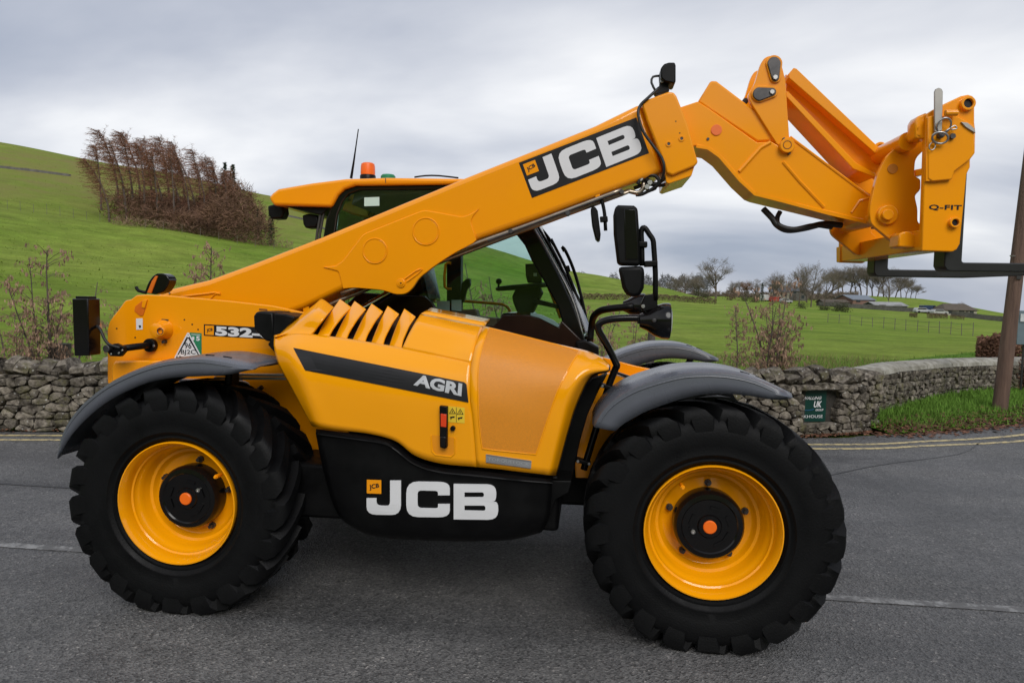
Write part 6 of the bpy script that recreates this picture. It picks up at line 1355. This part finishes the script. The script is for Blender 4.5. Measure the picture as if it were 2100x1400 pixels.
# young ash trees with hanging keys just behind the wall
def sapling(h, seed, n_stem=1, dens=1.0, fan=.25):
    random.seed(seed); tr, cr = MB(), MB()
    for s in range(n_stem):
        d = Vector((ru(-fan, fan) * (n_stem > 1), ru(-fan, fan) * (n_stem > 1), 1)).normalized(); K = 7; path = [Vector((ru(-.1, .1) * (n_stem > 1), 0, 0))]; hh = h * (1 if s == 0 else ru(.5, .95))
        for k in range(K): d = (d + Vector((ru(-.09, .09), ru(-.09, .09), .05))).normalized(); path.append(path[-1] + d * hh / K)
        tr.tube(path, [.016 * (1 - .8 * i / K) * (1 if s == 0 else .7) + .002 for i in range(K + 1)], 5, False)
        for b in range(int(34 * dens)):
            t = ru(.22, .98) * K; j = min(int(t), K - 1); p = path[j].lerp(path[j + 1], t - j); a = ru(0, 6.283); L_ = ru(.12, .42) * (1.25 - t / K * .8) * h / 1.7; v = Vector((math.cos(a), math.sin(a), ru(.15, .8))).normalized(); q = p + v * L_
            tr.tube([p, p.lerp(q, .5) + Vector((0, 0, .01)), q], [.004, .003, .0015], 3, False)
            for c in range(random.choice((2, 3, 4))):
                st_ = p.lerp(q, ru(.35, 1)); v2 = (v + Vector((ru(-1, 1), ru(-1, 1), ru(-.4, .6)))).normalized(); q2 = st_ + v2 * ru(.04, .16); sliver(cr, st_, q2, .0022)
                for u in range(random.choice((3, 6, 9))):
                    k0 = q2 + Vector((ru(-.02, .02), ru(-.02, .02), ru(-.02, .01))); k1 = k0 + Vector((ru(-.02, .02), ru(-.02, .02), -ru(.025, .07))); w_ = Vector((ru(-1, 1), ru(-1, 1), 0)).normalized() * ru(.004, .010); o = len(cr.v); mid = k0.lerp(k1, .55); cr.v += [k0, mid + w_, k1, mid - w_]; cr.f.append((o, o + 1, o + 2, o + 3))
    return tr, cr
SM = [meshes(sapling(1.7, 101, 4, .8), 'sapling'), meshes(sapling(1.7, 117, 1, 2.0), 'sapling'), meshes(sapling(1.7, 131, 6, .62, .26), 'sapling'), meshes(sapling(1.7, 149, 3, .5, .12), 'sapling')]
sap = [(92, 10.6, 1.85, 2, 'bushy young ash with brown seed clusters behind the wall at the far left'), (30, 10.9, 1.25, 0, 'low brown twiggy sapling at the left edge of the picture'), (132, 10.4, 1.5, 3, 'single thin upright stem beside the rear lamp housing'), (440, 10.8, 2.0, 1, 'young ash with seed clusters rising behind the foot of the boom'), (352, 11.2, 1.3, 3, 'thin sapling behind the rear mirror'), (250, 11.5, 1.1, 2, 'small twiggy sapling behind the lamp housing'),
       (1230, 9.7, 1.35, 0, 'twiggy sapling in front of the cab windscreen'), (1188, 9.9, 1.7, 3, 'thin bare saplings seen past the windscreen wipers'), (1290, 9.8, 1.1, 2, 'low brown sapling below the headlamp'),
       (1512, 9.9, 1.3, 1, 'slender young ash left of the bushy one on the wall'), (1578, 10.0, 1.65, 2, 'bushy young ash with dense brown seed clusters right of the mudguard'), (1598, 10.1, 1.6, 0, 'tall many stemmed ash sapling above the green sign'), (1555, 9.8, .9, 0, 'short sapling filling the gap between two young ashes'), (1660, 10.4, .55, 2, 'low straggly sapling right of the young ashes'), (1460, 9.8, .6, 2, 'low straggly sapling behind the far mudguard'),
       (1000, 9.6, 1.9, 3, 'thin saplings seen through the cab window'), (1060, 10.0, 1.7, 3, 'upright saplings seen through the front of the cab')]
random.seed(12)
for px, d, h, kd, lab in sap:
    p = onground(px, d); p.z = max(p.z, .2)
    plant('ash_sapling', SM[kd], (BARK, KEYS), p, ru(0, 6), h / 1.7, label=lab, category='sapling', group='ash saplings behind the wall')

# ================================================================== fences and far buildings
FPM = mat('fence_timber', (.17, .15, .12), .9, c2=(.12, .11, .09), noise_scale=9)
def fence(lab, p0, p1, n, h, wire=True):
    a = onground(*p0); b = onground(*p1); e = empty('post_and_wire_fence', (a + b) / 2, None, label=lab, category='fence'); tops = []
    for i in range(n):
        px = p0[0] + (p1[0] - p0[0]) * i / (n - 1); d_ = 1 / (1 / p0[1] + (1 / p1[1] - 1 / p0[1]) * i / (n - 1)); q = onground(px, d_); hh = h * ru(.88, 1.1)
        MB().tube([q - Vector((0, 0, .2)), q + Vector((ru(-.04, .04), 0, hh))], .022, 5).build('fence_post', FPM, e); tops.append(q + Vector((0, 0, hh * .9)))
    for k in (1, .6): MB().tube([t - Vector((0, 0, h * (1 - k))) for t in tops], .008, 3, False).build('wire', DST, e)
random.seed(3)
fence('thin post and wire fence crossing the field at the right', (1700, 60), (2000, 48), 14, .75)
fence('wire fence along the hillside left of the larch wood', (-60, 108), (235, 106), 12, 1.2)
fence('wire fence in front of the larch wood', (300, 103), (600, 104), 9, 1.1)
# pale gate in the right field
FWALL = mat('far_wall_stone', (.16, .15, .135), .9, c2=(.10, .095, .085), noise_scale=1.5, objrand=.2)
def far_wall(lab, pts, h):
    P = [onground(px, d) for px, d in pts]; m = MB(); Q = []
    for i in range(len(P) - 1):
        for k in range(10): Q.append(P[i].lerp(P[i + 1], k / 10))
    Q.append(P[-1])
    for q in Q:
        z = ground_z(q.x, q.y); nn = Vector((0, .25, 0)); hh = h * ru(.9, 1.1)
        m.v += [Vector((q.x, q.y - .25, z - .3)), Vector((q.x, q.y - .2, z + hh)), Vector((q.x, q.y + .2, z + hh)), Vector((q.x, q.y + .25, z - .3))]
    m.f = [(i * 4 + j, i * 4 + j + 1, i * 4 + j + 5, i * 4 + j + 4) for i in range(len(Q) - 1) for j in range(3)] + [(0, 1, 2, 3)]
    m.build('field_wall', FWALL, None, smooth=False, label=lab, category='wall')
far_wall('low dark stone wall running from the farm to the right', [(1680, 236), (1778, 232), (1900, 226), (2062, 215), (2160, 210)], 1.3)
far_wall('dark stone wall crossing the upper hillside at the far left', [(-200, 150), (0, 152), (80, 154), (150, 156)], .4)
far_wall('pale track wall climbing behind the cab visor', [(555, 160), (620, 158), (680, 150)], .35)
def house(name, lab, cat, px, d, wdt, dep, wall_h, roof_h, wm, rm_, rot_=0, windows=(), doors=(), chimneys=(), hip=0, base=None):
    b = onground(px, d) if base is None else D((px, base), d); e = empty(name, b, None, label=lab, category=cat); R = Matrix.Rotation(rot_, 3, 'Z')
    def T(x, y, z): return b + R @ Vector((x, y, z))
    h, q = wdt / 2, dep / 2
    m = MB().add([T(-h, -q, -1), T(h, -q, -1), T(h, q, -1), T(-h, q, -1), T(-h, -q, wall_h), T(h, -q, wall_h), T(h, q, wall_h), T(-h, q, wall_h), T(-h * (1 - hip), 0, wall_h + roof_h * .98), T(h * (1 - hip), 0, wall_h + roof_h * .98)], [(0, 1, 5, 4), (1, 2, 6, 5), (2, 3, 7, 6), (3, 0, 4, 7)] + ([(5, 6, 9), (7, 4, 8)] if not hip else [])); m.build('wall', wm, e, smooth=False)
    o_ = .35; m = MB(); hp = h * (1 - hip) + (o_ if not hip else 0)
    m.add([T(-h - o_, -q - o_, wall_h - .15), T(h + o_, -q - o_, wall_h - .15), T(h + o_, q + o_, wall_h - .15), T(-h - o_, q + o_, wall_h - .15), T(-hp, 0, wall_h + roof_h), T(hp, 0, wall_h + roof_h)], [(0, 1, 5, 4), (2, 3, 4, 5)] + ([(1, 2, 5), (3, 0, 4)] if hip else [])); m.build('roof', rm_, e, smooth=False, solid=.12)
    for x, z, ww, hh in windows: MB().box(T(x, -q - .03, z), (ww, .1, hh), R).build('window', mat('far_window', (.03, .035, .04), .2, c2=(.05, .055, .06), noise_scale=3), e)
    for x, z, ww, hh in doors: MB().box(T(x, -q - .04, z), (ww, .1, hh), R).build('door', WD, e)
    for x in chimneys: MB().box(T(x, 0, wall_h + roof_h + .4), (.7, .6, 1.4), R).build('chimney', wm, e)
    return e
CRM = mat('cream_render', (.34, .31, .26), .9, c2=(.34, .31, .25), noise_scale=1, objrand=.1); SLT = mat('slate_roof', (.10, .105, .115), .7, c2=(.075, .08, .09), noise_scale=2); TIL = mat('brown_tile', (.115, .09, .065), .85, c2=(.08, .065, .05), noise_scale=2); BRK = mat('farm_brick', (.21, .13, .10), .9, c2=(.18, .10, .07), noise_scale=2); SHT = mat('sheet_roof', (.17, .20, .235), .5, c2=(.14, .165, .2), noise_scale=1.5); CON = mat('pale_sheet', (.34, .34, .33), .7, c2=(.26, .26, .255), noise_scale=1.2)
house('barn', 'brick barn with a blue grey sheet roof at the farm', 'barn', 1752, 246, 7.6, 10, 2.7, 1.4, BRK, SHT, .25, doors=((2.6, 1.3, 1.6, 2.6),), windows=((-2, 2.2, 1.4, .8),))
house('barn', 'long low open barn with pale roof right of the brick barn', 'barn', 1815, 240, 10, 7, 1.5, 1.0, mat('barn_shade', (.06, .055, .05), .9, c2=(.04, .04, .038), noise_scale=2), CON, .2, doors=((-3, .8, 2.2, 1.6), (2, .8, 2.4, 1.6)))
house('bungalow', 'cream bungalow with a hipped brown roof on the right hillside', 'house', 1957, 226, 8.6, 6.5, 1.7, 1.6, CRM, TIL, .1, windows=((-2.8, 1.0, 1.2, .8), (.2, 1.0, 1.4, .8), (2.9, 1.0, 1.1, .8)), doors=((1.7, .8, .8, 1.5),), hip=.3)
house('farmhouse', 'grey stone farmhouse with chimneys behind the bare trees', 'house', 1622, 275, 9.5, 7, 3.4, 1.8, FWALL, SLT, .1, windows=((-3, 3, 1, 1.2), (0, 3, 1, 1.2), (3, 3, 1, 1.2), (-3, 1.2, 1, 1.2), (3, 1.2, 1, 1.2)), doors=((0, 1, 1, 2),), chimneys=(-4, -.5, 4))
house('cottage', 'small pale cottage left of the farmhouse chimneys', 'house', 1598, 268, 6, 5, 3.2, 1.8, CRM, SLT, -.1, windows=((-1.6, 2, .9, 1), (1.6, 2, .9, 1)), chimneys=(2.5,))
house('shed', 'low dark shed between the tall trees and the brick barn', 'shed', 1708, 240, 8, 5, 1.5, .8, mat('shed_board', (.09, .075, .062), .9, c2=(.06, .05, .042), noise_scale=3), TIL, .15, doors=((0, .9, 1.6, 1.7),))
def vehicle(name, lab, px, d, L_, H, col, rot_=0, van=False):
    b = onground(px, d) + Vector((0, 0, .02)); e = empty(name, b, None, label=lab, category='van' if van else 'car'); R = Matrix.Rotation(rot_, 3, 'Z'); w_ = 1.75
    def T(x, y, z): return b + R @ Vector((x, y, z))
    pr = [(-.5, .22), (-.5, .62), (-.47, .68), (-.40, 1.0), (.12, 1.0), (.24, .68), (.46, .58), (.5, .45), (.5, .22)] if not van else [(-.5, .16), (-.5, .96), (-.46, 1.0), (.24, 1.0), (.38, .58), (.48, .5), (.5, .3), (.5, .16)]
    m = MB().prism([T(x * L_, -w_ / 2, z * H) for x, z in pr], R @ Vector((0, w_, 0))); m.build('body', mat('car_paint_%s' % name + str(px), col, .3, c2=tuple(c * .9 for c in col), noise_scale=2), e, bevel=.06)
    gp_ = [(-.42, .70), (-.36, .93), (.10, .93), (.19, .70)] if not van else [(.12, .62), (.12, .9), (.25, .9), (.34, .62)]
    for s in (-1, 1): MB().prism([T(x * L_, s * (w_ / 2 + .01) - (.02 if s < 0 else 0), z * H) for x, z in gp_], R @ Vector((0, .03, 0))).build('window', BLG, e)
    for x in (-.31, .31):
        for s in (-1, 1): MB().cyl(T(x * L_, s * (w_ / 2 - .1) - .1, .32), T(x * L_, s * (w_ / 2 - .1) + .12, .32), .32, 14).build('wheel', RUB, e)
vehicle('parked_van', 'red van parked by the farm beyond the bare trees', 1592, 240, 4.4, 1.7, (.45, .02, .015), .1, True)
vehicle('parked_van', 'white van parked left of the red van', 1573, 240, 4.6, 2.2, (.6, .6, .6), .6, True)
vehicle('parked_car', 'white car parked just right of the red van', 1612, 238, 4.0, 1.5, (.4, .4, .4), .3)
vehicle('parked_car', 'silver car parked left of the dark one near the bungalow', 1893, 221, 4.3, 1.5, (.45, .46, .48), .1)
vehicle('parked_van', 'dark blue van parked behind the cars near the bungalow', 1907, 226, 5.0, 2.2, (.03, .05, .10), .2, True)
vehicle('parked_car', 'white car parked nearest the bungalow wall', 1928, 219, 4.2, 1.4, (.42, .42, .42), .15)
